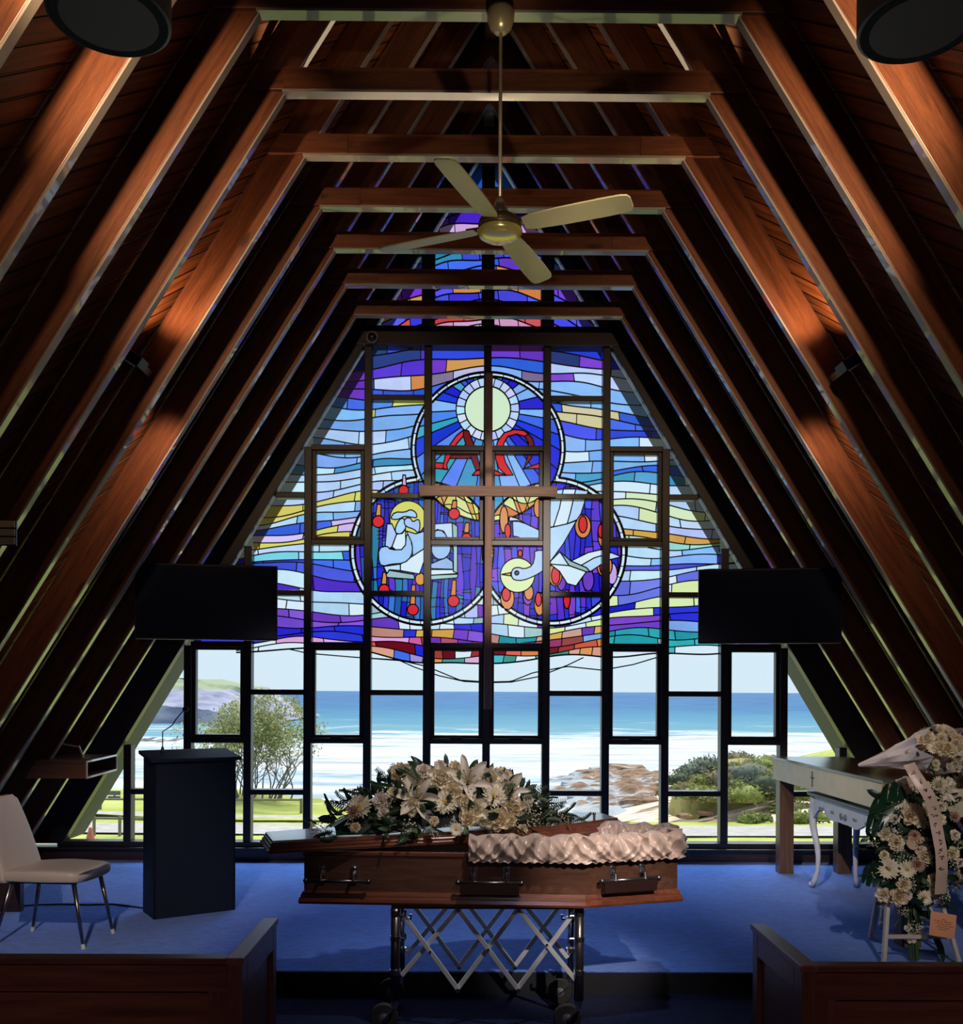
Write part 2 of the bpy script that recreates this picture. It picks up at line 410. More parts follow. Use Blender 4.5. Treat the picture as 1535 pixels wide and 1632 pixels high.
# ------------------------------------------------------------------ stained glass: leaded pieces in the window plane
# The design is drawn in the flat coordinates of the window elevation (u to the right, v downward, 1 unit = 5.9 mm).
RT = RM.transposed()
def uv(X, Z):
    v = RT @ (Vector((X, WY, Z))-CAM); return (CX+F*v.x/-v.z, CY-F*v.y/-v.z)
def XZ(u, v): p = at(u, v, WY); return (p.x, p.z)
def c5(*pts): return [(560+x/3.489, 550+y/3.489) for x, y in pts]
def c6(*pts): return [(540+x/3.266, 800+y/3.266) for x, y in pts]
def inpoly(p, poly):
    x, y = p; r = False; n = len(poly); j = n-1
    for i in range(n):
        xi, yi = poly[i]; xj, yj = poly[j]
        if (yi > y) != (yj > y) and x < (xj-xi)*(y-yi)/(yj-yi)+xi: r = not r
        j = i
    return r
def smoothp(pts, closed=True, n=3):
    "Chaikin smoothing"
    for _ in range(n-1):
        o = []; L_ = len(pts)
        for i in range(L_ if closed else L_-1):
            a = pts[i]; b = pts[(i+1) % L_]
            o.append((a[0]*.75+b[0]*.25, a[1]*.75+b[1]*.25)); o.append((a[0]*.25+b[0]*.75, a[1]*.25+b[1]*.75))
        if not closed: o = [pts[0]]+o+[pts[-1]]
        pts = o
    return pts
def circ(c, r, n=72, a0=0, a1=2*PI): return [(c[0]+r*math.cos(a0+(a1-a0)*i/n), c[1]+r*math.sin(a0+(a1-a0)*i/n)) for i in range(n if a1-a0 > 6.28 else n+1)]
def ell(c, rx, ry, n=20): return [(c[0]+rx*math.cos(2*PI*i/n), c[1]+ry*math.sin(2*PI*i/n)) for i in range(n)]

DB=(36,40,205); MB_=(58,100,222); LB=(128,178,240); PB=(182,214,250); LV=(178,196,246); TL=(70,150,196); DT=(22,66,92)
PU=(112,60,196); VI=(84,50,200); PK=(228,162,216); YE=(242,208,112); OR=(228,134,76); RE=(222,36,52); MR=(112,24,40); CR=(248,240,200)
WH=(226,240,252); BR=(134,62,58); GR=(150,190,196); CY_=(120,205,225); GO=(214,160,84)

C1, C2, C3 = (778, 714.5), (676, 877.5), (880, 878.5)
RO, RI = 118.5, 111.0
R1O, R1I = 122.5, 116.0
def d2(p, c): return math.hypot(p[0]-c[0], p[1]-c[1])
SUN = (777.5, 651)

# named shapes, highest priority first: (polygon, colour, dark lead outline)
S = []
def shp(poly, col, sm=0):
    if sm: poly = smoothp(poly, True, sm)
    S.append((poly, col, min(p[0] for p in poly), max(p[0] for p in poly), min(p[1] for p in poly), max(p[1] for p in poly)))
# --- the two letters
shp(c5((625,468),(652,474),(684,556),(720,690),(694,696),(640,560),(622,500)), MR)
shp(c5((694,696),(722,690),(738,720),(672,722)), RE)
shp(c5((625,468),(622,505),(585,545),(560,600),(530,660),(535,690),(508,684),(520,620),(545,555),(585,500)), RE)
shp(c5((455,650),(520,654),(530,688),(460,682)), RE)
shp(c5((540,606),(664,606),(666,628),(534,628)), MR)
shp(c5((800,580),(815,530),(850,485),(905,466),(960,472),(985,490),(965,505),(920,492),(870,505),(848,545),(845,600),(858,650),(900,720),(862,722),(820,680),(803,630)), RE)
shp(c5((985,490),(1008,515),(1020,560),(1005,620),(958,688),(975,640),(985,590),(985,540),(965,505)), MR)
shp(c5((742,690),(800,694),(860,722),(740,722)), RE)
shp(c5((962,684),(1058,650),(1062,684)), RE)
# --- seated figure
shp(c6((268,82),(290,50),(345,52),(372,36),(402,52),(408,82),(372,76),(340,72),(312,88),(284,90)), (150,190,240), 2)
shp(c6((345,82),(372,80),(384,104),(416,84),(424,120),(414,164),(392,140),(352,128),(338,108)), (158,196,246), 2)
shp(c6((312,90),(338,80),(352,128),(330,162),(300,166),(290,140)), (170,205,248), 2)
shp(c6((205,240),(250,226),(268,248),(345,246),(352,150),(384,220),(380,280),(340,318),(270,322),(232,334),(208,318)), (158,196,246), 2)
shp(c6((276,232),(300,166),(330,162),(346,140),(350,246),(300,252)), WH, 1)
shp(c6((240,226),(250,112),(276,112),(300,166),(276,232),(262,240)), (168,200,244), 1)
shp(c6((352,150),(400,164),(446,150),(446,240),(384,280),(380,215)), (158,196,246), 1)
shp(c6((384,280),(446,240),(446,300),(420,374),(320,356),(320,322)), WH, 1)
shp(c6((232,334),(320,322),(320,356),(262,352),(250,372)), PB, 1)
shp(c6((490,160),(512,142),(545,150),(574,200),(585,250),(560,290),(520,300),(492,280),(480,250)), (158,196,246), 2)
shp(c6((500,112),(590,106),(596,250),(574,200),(545,150),(512,142),(490,160)), PB)
shp(c6((590,106),(618,124),(618,370),(596,360),(596,250)), GR)
shp(c6((480,320),(560,286),(594,310),(596,350),(480,346)), (150,180,225), 1)
shp(c6((478,350),(596,350),(618,372),(478,380)), WH)
shp(c6((392,392),(424,362),(446,382),(446,430),(408,434)), GO, 2)
shp(c6((244,372),(262,354),(390,376),(396,402),(250,392)), (160,198,196))
shp(c6((444,380),(622,374),(616,394),(444,408)), (160,198,196))
shp(ell((650,826), 29, 28.5, 36), YE)
# red drops on orange stems
for x, y, r in ((205,100,31), (600,60,29), (665,186,25), (235,455,28), (385,560,29), (597,515,30), (85+0,-0,0)):
    if r: shp(ell(c6((x, y))[0], r/3.266, r/3.266), (224,34,48))
shp(ell(c5((290,805))[0], 28/3.489, 28/3.489), (224,34,48))
for x, y, h in ((205,100,90), (600,60,70), (665,186,80), (235,455,90), (385,560,130), (597,515,110)):
    shp(c6((x-15, y-28), (x-6, y-h), (x+14, y-h), (x+13, y-28)), OR)
shp(c5((282,778),(286,720),(300,720),(306,780)), PK)
# --- dove
shp(ell(c6((927,368))[0], 3.4, 3.4, 12), (20,60,90))
shp(c6((848,376),(896,366),(898,384)), GO)
shp(c6((898,368),(908,345),(934,338),(968,348),(1010,330),(1022,280),(1018,250),(1098,250),(1098,312),(1066,356),(1020,384),(960,408),(915,406),(900,390)), (172,208,250), 2)
shp(ell(c6((931,380))[0], 27.5, 27.5, 36), (250,240,178))
shp(c6((1103,-60),(1170,-70),(1150,30),(1118,128),(1098,130)), PB)
shp(c6((1170,-70),(1235,-70),(1205,60),(1190,112),(1118,128),(1150,30)), WH)
shp(c6((1235,-70),(1300,-60),(1262,60),(1240,92),(1190,112),(1205,60)), PB)
shp(c6((1098,132),(1190,112),(1240,94),(1170,216),(1104,306),(1080,300),(1060,250)), (182,212,244))
shp(c6((1104,306),(1152,258),(1200,330),(1100,322)), PB)
shp(c6((1100,322),(1200,330),(1290,362),(1236,436),(1190,424),(1150,360)), WH)
shp(c6((1152,258),(1210,306),(1290,340),(1310,362),(1290,362),(1200,330)), GR)
shp(c6((1210,306),(1300,262),(1396,240),(1420,262),(1330,290),(1250,336)), WH, 1)
shp(c6((1250,336),(1330,290),(1420,262),(1474,284),(1400,302),(1310,362),(1290,340)), PB, 1)
shp(c6((890,72),(930,84),(970,110),(930,96),(886,98)), PB, 1)
shp(c6((905,98),(950,100),(1056,150),(1056,200),(975,200),(930,180),(908,176)), (158,196,246), 1)
# flames
for x, y, rx, ry in ((1272,115,22,44), (1128,90,20,36), (1130,382,22,46), (872,480,22,36), (1040,506,16,36), (1188,505,18,50), (1382,335,22,44), (880,150,16,38), (945,266,12,18), (1365,150,14,36)):
    shp(ell(c6((x, y))[0], rx/3.266, ry/3.266), RE)
for x, y, rx, ry in ((1272,125,42,62), (1110,95,36,55), (1128,375,36,62), (878,500,36,60), (1046,530,28,60), (1385,330,40,60), (1380,170,30,70), (990,470,24,40), (1036,30,20,50), (860,90,22,70)):
    shp(ell(c6((x, y))[0], rx/3.266, ry/3.266), OR)
for x, y, rx, ry in ((1300,405,30,58), (1424,372,28,56), (1160,400,26,60), (985,490,26,46)):
    shp(ell(c6((x, y))[0], rx/3.266, ry/3.266), PU if x < 1400 else (196,170,230))

def shape_at(p):
    x, y = p
    for i, s in enumerate(S):
        if s[2] <= x <= s[3] and s[4] <= y <= s[5] and inpoly(p, s[0]): return i
    return -1

# --- background bands
BY = [548, 566, 584, 600, 614, 628, 643, 656, 668, 682, 697, 716, 731, 743, 756, 772, 789, 804, 817, 830, 843, 855, 867, 880, 893, 906, 919, 934, 949, 963, 976, 989, 1002, 1013, 1024, 1034]
BL = [DB, (24,50,140), VI, DB, PU, MB_, (90,140,228), YE, LB, PB, LB, LB, TL, PB, PB, LV, YE, PB, LB, MB_, (206,178,236), YE, PB, CY_, MB_, (60,80,215), VI, PB, WH, PU, (120,80,210), DB, DB, PK, WH]
BRt = [DB, (24,50,140), DB, PU, LV, LB, LB, (226,196,150), MB_, (60,80,220), LB, WH, LB, MB_, TL, WH, PB, (244,238,190), PB, LV, GO, (150,220,220), PB, LB, (80,90,220), PB, (110,120,230), WH, (252,240,180), DB, PU, LB, (40,150,170), (60,170,180), WH]
def bump(yb):
    if yb <= 740: return -52*max(0, (740-yb)/190)
    if yb >= 900: return 19*min(1, (yb-900)/60)
    return 0
def by(k, x):
    yb = BY[k]; w = 150 if yb < 800 else 270
    y = yb+bump(yb)*math.exp(-((x-778)/w)**2)
    amp = 6.5; y += 8.5*noise.noise(Vector((x/105.0, k*.33, 4.2)))
    y += amp*math.sin(x/61.0+k*.42)+2.4*math.sin(x/27.0+k*1.7)
    if yb < 760: y += (778-abs(x-778)-560)*-.00
    if x < 600: y += (600-x)*.05*(1 if 660 < yb < 900 else -.12)
    if x > 950: y += (x-950)*.03*(1 if 640 < yb < 900 else -.3)
    return y
def env(x):
    P = [(380,1028), (395,1033), (440,1030), (490,1041), (560,1047), (640,1053), (680,1062), (733,1084), (778,1087), (815,1086), (850,1072), (905,1062), (960,1068), (1010,1059), (1060,1044), (1100,1033), (1160,1034), (1200,1034)]
    for i in range(len(P)-1):
        if P[i][0] <= x <= P[i+1][0]:
            t = (x-P[i][0])/(P[i+1][0]-P[i][0]); return P[i][1]*(1-t)+P[i+1][1]*t
    return 1034
def band_at(p):
    x, y = p
    for k in range(len(BY)-1, -1, -1):
        if y >= by(k, x): return k
    return -1
grn = random.Random(11)
def jit(c, r, a=16):
    f = r.uniform(-a, a); return tuple(max(8, min(255, v+f+r.uniform(-6, 6))) for v in c)
def band_col(k, p, r):
    x, y = p
    n = len(BL)
    if k < 0: return DB
    if k >= n: # below the last band: pale frosted strip, then clear glass
        return None
    left = x < 778
    c = (BL if left else BRt)[k]
    if 595 < x < 965:
        if k <= 4: c = r.choice([DB, (30,60,170), VI, (40,60,120), (50,70,215), DB, PU]) if k < 3 else r.choice([LV, PU, (120,110,140), (196,200,240), MB_, VI, OR])
        elif 27 <= k <= 30: c = r.choice([WH, PB, (205,228,232), LV, (252,244,160), WH, GR])
        elif k == 31: c = r.choice([(190,140,130), BR, (224,150,120), GO])
        elif k == 32: c = r.choice([BR, PU, (190,80,150), MR, (150,70,110), (90,50,190)])
        elif k == 33: c = r.choice([(200,90,70), OR, (150,50,50), MR, PK])
        elif k == 34: c = r.choice([(60,150,140), (150,140,220), OR, MB_, (226,150,130)])
    if r.random() < .28:
        c = (BL if left else BRt)[max(0, min(n-1, k+r.choice((-1, 1))))]
    return c
# upper gable bands
GYb = [250, 300, 335, 352, 378, 396, 410, 424, 446, 462, 478, 492, 506, 518, 532]
GC = [(40,90,190), (40,50,160), VI, PK, (40,130,170), (60,70,200), MB_, PU, OR, (80,80,225), (60,60,215), (215,70,70), (225,150,190), WH]
def gy(k, x): return GYb[k]+((x-778)/24.0)**2*1.1+3*math.sin(x/17+k*2.2)
def gab_at(p):
    for k in range(len(GYb)-1, -1, -1):
        if p[1] >= gy(k, p[0]): return k
    return 0
rayang = []
a = 0; rr = random.Random(3)
while a < 2*PI-.1:
    rayang.append(a); a += rr.uniform(.13, .24)
raycol = [rr.choice([DB, DB, MB_, LB, TL, (30,60,215), (80,130,230), LB, (60,160,190)]) for _ in rayang]
stripx = {}
for nm, (x0, x1) in (('2', (560, 800)), ('3', (755, 1000))):
    xs = [x0]
    while xs[-1] < x1: xs.append(xs[-1]+rr.uniform(6, 13))
    stripx[nm] = xs

def classify(p):
    "layer of a point: (name, index)"
    s = shape_at(p)
    if s >= 0: return ('S', s)
    if p[1] < 538: return ('G', gab_at(p))
    if d2(p, SUN) < 36.5: return ('SUN', 0)
    i1, i2, i3 = d2(p, C1) < R1I, d2(p, C2) < RI, d2(p, C3) < RI
    if i1 and i2: return ('V', 12)
    if i1 and i3: return ('V', 13)
    if i2 and i3: return ('V', 23)
    if i1:
        if d2(p, SUN) < 50.5: return ('SR', 0)
        return ('RAY', 0)
    if i2: return ('D', 2)
    if i3: return ('D', 3)
    if d2(p, C1) < R1O or d2(p, C2) < RO or d2(p, C3) < RO: return ('RING', 0)
    return ('B', band_at(p))

E_ = []     # (polyline, layer that must lie under the line or None for an outline of a shape, priority)
def line(pts, valid, wide=1.0): E_.append((pts, valid, wide))
def lay(*names): return lambda p: classify(p)[0] in names
for i, s in enumerate(S):
    line(s[0]+[s[0][0]], (lambda p, i=i: not any(t[2] <= p[0] <= t[3] and t[4] <= p[1] <= t[5] and inpoly(p, t[0]) for t in S[:i])), .9)
nos = lambda p: shape_at(p) < 0
cc = lambda c, r, n=90: circ(c, r, n)+[circ(c, r, n)[0]]
line(cc(SUN, 36.5), nos, 1.0); line(cc(SUN, 50.5), lambda p: nos(p) and d2(p, C1) < R1I and d2(p, C2) > RI and d2(p, C3) > RI, .9)
line(cc(C1, R1I), nos, 1.6); line(cc(C2, RI), nos, 1.6); line(cc(C3, RI), nos, 1.6)
outer = lambda cs: (lambda p: nos(p) and all(d2(p, c) > r for c, r in cs))
line(cc(C1, R1O), outer([(C2, RO), (C3, RO)]), 1.8); line(cc(C2, RO), outer([(C1, R1O), (C3, RO)]), 1.8); line(cc(C3, RO), outer([(C1, R1O), (C2, RO)]), 1.8)
for c, r0, r1 in ((C1, R1I, R1O), (C2, RI, RO), (C3, RI, RO)):
    for j in range(40):
        t = 2*PI*j/40+.05; line([(c[0]+(r0-.5)*math.cos(t), c[1]+(r0-.5)*math.sin(t)), (c[0]+(r1+.5)*math.cos(t), c[1]+(r1+.5)*math.sin(t))], lay('RING'), .6)
for j in range(22):
    t = 2*PI*j/22+.1; line([(SUN[0]+36*math.cos(t), SUN[1]+36*math.sin(t)), (SUN[0]+51*math.cos(t), SUN[1]+51*math.sin(t))], lay('SR'), .7)
for t in rayang:
    line([(SUN[0]+(50+8*i)*math.cos(t), SUN[1]+(50+8*i)*math.sin(t)) for i in range(18)], lay('RAY'), .8)
for nm, xs in stripx.items():
    L_ = lay('D')
    for x in xs:
        ph = rr.uniform(0, 6); pts = [(x+1.8*math.sin(y/19+ph), y) for y in range(762, 1002, 8)]
        c = C2 if nm == '2' else C3
        line(pts, (lambda p, c=c: classify(p)[0] == 'D' and d2(p, c) < RI), .7)
        for y in range(770, 996):
            if rr.random() < .022: line([(x-1, y), (x+14, y+rr.uniform(-3, 3))], (lambda p, c=c: classify(p)[0] == 'D' and d2(p, c) < RI), .6)
for x in range(660, 900, 11):      # lens pieces
    x_ = x+rr.uniform(-3, 3); sl = rr.uniform(-.5, .5)
    line([(x_+sl*(y-790), y) for y in range(745, 842, 8)], lambda p: classify(p) in (('V', 12), ('V', 13)), .8)
for y in range(760, 850, 17):
    line([(x, y+8*math.sin(x/13)) for x in range(650, 910, 6)], lambda p: classify(p) in (('V', 12), ('V', 13)), .8)
for y in range(826, 934, 7):
    line([(755, y+(2 if y < 880 else -2)), (778, y), (800, y+(2 if y < 880 else -2))], lambda p: classify(p) == ('V', 23), .8)
blay = lay('B')
for k in range(len(BY)):
    line([(x, by(k, x)) for x in range(376, 1190, 7)], (lambda p, k=k: classify(p)[0] == 'B'), .85 if k < len(BY)-1 else 1.2)
    if k < len(BY)-1:
        x = 380+grn.uniform(0, 40)
        while x < 1185:
            cen = 600 < x < 960 and k >= 27
            line([(x, by(k, x)-.6), (x+grn.uniform(-3, 3), by(k+1, x)+.6)], (lambda p, k=k: classify(p) == ('B', k)), .7)
            x += grn.uniform(17, 36) if cen else grn.uniform(42, 112)
LOW = lambda p: classify(p)[0] == 'B' and p[1] > by(len(BY)-1, p[0])
line([(395,1033), (440,1030), (490,1041), (560,1047), (590,1049), (640,1052), (680,1056), (690,1058)], LOW, .9)
line([(x, env(x)) for x in range(380, 1185, 6)], LOW, .9)
line([(622,1046), (660,1063), (700,1077), (740,1086), (778,1088), (815,1087), (860,1078), (905,1060), (930,1048)], LOW, .9)
for k in range(len(GYb)):
    line([(x, gy(k, x)) for x in range(600, 960, 8)], lay('G'), .85)
    if k < len(GYb)-1:
        for x in range(610, 950, 38):
            x_ = x+grn.uniform(-14, 14); line([(x_, gy(k, x_)-.5), (x_+2, gy(k+1, x_)+.5)], (lambda p, k=k: classify(p) == ('G', k)), .7)

# --- planar partition
V_ = []; ED = []; META = []
def addline(pts, meta, closed=False):
    n = len(V_)
    for p in pts: V_.append(p)
    for i in range(len(pts)-1): ED.append((n+i, n+i+1)); META.append(meta)
for pts, valid, wide in E_:
    addline([XZ(*p) for p in pts], (valid, wide))
for P, s in OPEN:
    addline(P+[P[0]], None)
ov, oe, of, _, ooe, _ = delaunay_2d_cdt([Vector(p) for p in V_], ED, [], 0, 1e-6, True)
emap = {}
for (a, b), o in zip(oe, ooe):
    if not o: continue
    p = uv((ov[a].x+ov[b].x)/2, (ov[a].y+ov[b].y)/2); best = None
    for id_ in o:
        if id_ >= len(META): continue
        m_ = META[id_]
        if m_ is None: best = 'open'; break
        if m_[0](p): best = m_[1] if best is None else max(best, m_[1])
    if best is not None: emap[(min(a, b), max(a, b))] = best
tri_of = {}
for fi, f in enumerate(of):
    for i in range(len(f)):
        a, b = f[i], f[(i+1) % len(f)]; tri_of.setdefault((min(a, b), max(a, b)), []).append(fi)
reg = [-1]*len(of); REG = []
for fi in range(len(of)):
    if reg[fi] >= 0: continue
    r_ = len(REG); reg[fi] = r_; st_ = [fi]; mem = []
    while st_:
        g = st_.pop(); mem.append(g); f = of[g]
        for i in range(len(f)):
            e = (min(f[i], f[(i+1) % len(f)]), max(f[i], f[(i+1) % len(f)]))
            if e in emap: continue
            for h in tri_of[e]:
                if reg[h] < 0: reg[h] = r_; st_.append(h)
    REG.append(mem)
SKY = (.64, .80, .93)
def tint(c):
    l = lin(*c); return tuple(max(.002, min(.98, v/s)) for v, s in zip(l, SKY))
def tri_cen(f): 
    return (sum(ov[i].x for i in f)/len(f), sum(ov[i].y for i in f)/len(f))
def tri_area(f):
    a, b, c = (ov[i] for i in f[:3]); return abs((b.x-a.x)*(c.y-a.y)-(c.x-a.x)*(b.y-a.y))/2
regcol = []
rg = random.Random(21)
for mem in REG:
    big = max(mem, key=lambda g: tri_area(of[g])); p = uv(*tri_cen(of[big]))
    nm, ix = classify(p); c = None
    if nm == 'S': c = jit(S[ix][1], rg, 8)
    elif nm == 'SUN': c = (240, 246, 196)
    elif nm == 'SR': c = jit(rg.choice([LV, (206,212,250), PB]), rg, 8)
    elif nm == 'RING': c = jit(rg.choice([WH, PB, (206,226,250)]), rg, 8)
    elif nm == 'RAY':
        a = math.atan2(p[1]-SUN[1], p[0]-SUN[0]) % (2*PI); j = max([i for i, t in enumerate(rayang) if t <= a] or [0]); c = jit(raycol[j], rg, 8)
    elif nm == 'D': c = jit(rg.choice([DB, (30,36,190), (44,60,225), (40,90,170), (50,110,200), (36,120,160), VI, (40,60,200), DB] if ix == 2 else [DB, (40,40,215), (30,30,190), VI, (60,80,225), PU, DB]), rg, 10)
    elif nm == 'V': c = jit(rg.choice([YE, (248,226,150), OR, GO, (250,232,180), (224,120,60)] if ix != 23 else [YE, OR, GO, (252,236,190), (232,150,80)]), rg, 8)
    elif nm == 'G': c = jit(rg.choice([GC[min(ix, len(GC)-1)]]*3+[GC[max(0, min(len(GC)-1, ix+rg.choice((-1, 1))))]]), rg, 14)
    else:
        c = band_col(ix, p, rg)
        if c is None: c = (246, 250, 253) if p[1] < env(p[0]) else 'clear'
        else: c = jit(c, rg, 12)
    regcol.append((.97, .985, .99) if c == 'clear' else tint(c))

def glassmat():
    m, nt, out = newmat('leaded_glass'); L = nt.links.new
    at_ = nt.nodes.new('ShaderNodeAttribute'); at_.attribute_name = 'tint'
    t = nt.nodes.new('ShaderNodeBsdfTransparent'); L(at_.outputs['Color'], t.inputs['Color'])
    tc = nt.nodes.new('ShaderNodeTexCoord'); nz = N(nt, 'ShaderNodeTexNoise', Scale=7.0, Detail=3.0); L(tc.outputs['Object'], nz.inputs['Vector'])
    # streaky antique glass: tone varies a little with the depth of the colour
    mr = N(nt, 'ShaderNodeMapRange'); mr.inputs['To Min'].default_value = .82; mr.inputs['To Max'].default_value = 1.14; L(nz.outputs['Fac'], mr.inputs['Value'])
    sep = nt.nodes.new('ShaderNodeSeparateColor'); L(at_.outputs['Color'], sep.inputs[0])
    hot = N(nt, 'ShaderNodeMath', operation='GREATER_THAN'); L(sep.outputs[0], hot.inputs[0]); hot.inputs[1].default_value = .96
    mixv = N(nt, 'ShaderNodeMix', data_type='FLOAT'); L(hot.outputs[0], mixv.inputs[0]); L(mr.outputs[0], mixv.inputs[2]); mixv.inputs[3].default_value = 1.0
    mu = N(nt, 'ShaderNodeVectorMath', operation='SCALE'); L(at_.outputs['Color'], mu.inputs[0]); L(mixv.outputs[0], mu.inputs['Scale'])
    L(mu.outputs[0], t.inputs['Color'])
    g = N(nt, 'ShaderNodeBsdfGlossy', Roughness=.35)
    mx = N(nt, 'ShaderNodeMixShader', Fac=.015); L(t.outputs[0], mx.inputs[1]); L(g.outputs[0], mx.inputs[2]); L(mx.outputs[0], out.inputs[0]); return m
M_GLASS = glassmat()
M_LEAD = plain('lead_came', lin(26, 26, 32), rough=.5, metal=.3)
opb = [(min(p[0] for p in P), max(p[0] for p in P), min(p[1] for p in P), max(p[1] for p in P)) for P, _ in OPEN]
def open_at(x, z):
    for i, (P, _) in enumerate(OPEN):
        b = opb[i]
        if b[0] <= x <= b[1] and b[2] <= z <= b[3] and inpoly((x, z), P): return i
    return -1
TRI = [[] for _ in OPEN]; LD = [[] for _ in OPEN]
for fi, f in enumerate(of):
    i = open_at(*tri_cen(f))
    if i >= 0: TRI[i].append(fi)
for (a, b), w in emap.items():
    if w == 'open': continue
    i = open_at((ov[a].x+ov[b].x)/2, (ov[a].y+ov[b].y)/2)
    if i >= 0: LD[i].append((a, b, w))
for i, (P, sash) in enumerate(OPEN):
    vid = {}; vs = []; fs = []; cols = []
    for fi in TRI[i]:
        f = of[fi]; ids = []
        for v in f:
            if v not in vid: vid[v] = len(vs); vs.append((ov[v].x, WY+.02, ov[v].y))
            ids.append(vid[v])
        fs.append(ids); cols.append(regcol[reg[fi]])
    me = bpy.data.meshes.new('window'); me.from_pydata(vs, [], fs); me.materials.append(M_GLASS)
    ca = me.color_attributes.new('tint', 'FLOAT_COLOR', 'CORNER'); arr = []
    for p, c in zip(me.polygons, cols):
        for _ in p.loop_indices: arr += [c[0], c[1], c[2], 1.0]
    ca.data.foreach_set('color', arr)
    o = bpy.data.objects.new('window_%d' % (i+1), me); COL.objects.link(o); o['kind'] = 'structure'; ORG[o.name] = Vector((0,0,0))
    if LD[i]:
        q = MB()
        for a, b, w in LD[i]:
            p0 = Vector((ov[a].x, WY+.02, ov[a].y)); p1 = Vector((ov[b].x, WY+.02, ov[b].y)); d = p1-p0
            if d.length < 1e-5: continue
            d.normalize(); n = Vector((-d.z, 0, d.x))*.0062*w; y = Vector((0, .006, 0)); p0 -= d*.002; p1 += d*.002
            q.add([p0-n-y, p1-n-y, p1+n-y, p0+n-y, p0-n+y, p1-n+y, p1+n+y, p0+n+y], [(0,1,2,3), (7,6,5,4), (0,4,5,1), (3,2,6,7)])
        obj('lead_came', q, M_LEAD, o)
    if sash:
        x0, x1, z0, z1 = opb[i]; w = .036; q = MB()
        q.box(x0, x0+w, WY-.03, WY+.045, z0, z1); q.box(x1-w, x1, WY-.03, WY+.045, z0, z1)
        q.box(x0+w, x1-w, WY-.03, WY+.045, z0, z0+w*.8); q.box(x0+w, x1-w, WY-.03, WY+.045, z1-w*.7, z1)
        sh = obj('sash', q, M_SASH, o, bevel=.004)
        if z0 < 2: 
            q = MB(); q.box((x0+x1)/2-.06, (x0+x1)/2+.06, WY-.045, WY-.03, z0-.012, z0+.012); obj('handle', q, M_DARKFR, sh)
# ------------------------------------------------------------------ common materials
M_CHROME = plain('chrome', (.74, .75, .78), rough=.24, metal=1, vary=.04)
M_STEEL = plain('dark_steel', (.16, .15, .17), rough=.3, metal=.9, vary=.1)
M_BLACK = plain('black_plastic', (.012, .013, .016), rough=.4)
M_RUBBER = plain('black_rubber', (.014, .014, .016), rough=.7)
M_BRASS = plain('brushed_brass', lin(196, 176, 128), rough=.3, metal=.55, vary=.06)
M_NICKEL = plain('satin_nickel', lin(206, 188, 160), rough=.32, metal=.5, vary=.05)
M_WHITEP = plain('white_paint', lin(214, 212, 210), rough=.45, vary=.05)
M_PEWX = wood('pew_wood_along', lin(58, 30, 24), lin(92, 50, 38), rough=.3, coat=.35, knots=False)
M_PEWZ = wood('pew_wood_upright', lin(58, 30, 24), lin(92, 50, 38), rot=(0, -PI/2, 0), rough=.3, coat=.35, knots=False)
M_PEWY = wood('pew_wood_crossways', lin(70, 36, 28), lin(108, 60, 46), rot=(0, 0, PI/2), rough=.3, coat=.35, knots=False)

# ------------------------------------------------------------------ ceiling fan
FX, FY = at(797, 300, 4.6).x, 4.6
fz = lambda y: at(797, y, FY).z
root = empty('ceiling_fan', (FX, FY, fz(395)), 'brass four-blade ceiling fan hanging on a long rod from a collar tie', 'ceiling fan')
q = MB(); q.lathe([(.013, fz(52)-.004), (.03, fz(52)), (.052, fz(44)), (.064, fz(32)), (.066, fz(22)), (.058, fz(15)+.004)], (FX, FY, 0), n=32)
cn = obj('canopy', q, M_BRASS, root, smooth=True)
q = MB(); q.box(FX-.045, FX+.045, FY-.02, Y0-.05, fz(15), fz(15)+.05); obj('bracket', q, M_STEEL, root)
q = MB(); q.tube([(FX, FY, fz(50)), (FX, FY, fz(322))], .0088, 14); obj('rod', q, M_NICKEL, root, smooth=True)
q = MB(); q.lathe([(.014, fz(316)), (.022, fz(320)), (.044, fz(340)), (.046, fz(343)), (.03, fz(345))], (FX, FY, 0), n=28); obj('coupling', q, M_NICKEL, root, smooth=True)
zt = fz(348); zb = fz(372)
q = MB(); q.lathe([(.03, zt+.012), (.07, zt+.006), (.098, zt-.012), (.104, zt-.03), (.104, zb+.01)], (FX, FY, 0), n=36); obj('motor_housing', q, plain('dark_bronze', lin(110, 92, 66), rough=.3, metal=.6), root, smooth=True)
q = MB(); q.lathe([(.107, zb+.014), (.109, zb+.004), (.098, zb-.012), (.07, zb-.026), (.03, zb-.033), (.002, zb-.034)], (FX, FY, 0), n=36); obj('bottom_cap', q, plain('polished_brass', lin(222, 200, 120), rough=.2, metal=.6, vary=.03), root, smooth=True)
M_BLADE = plain('taupe_fan_blade', lin(170, 160, 112), rough=.45, vary=.05)
zc = (zt+zb)/2-.008
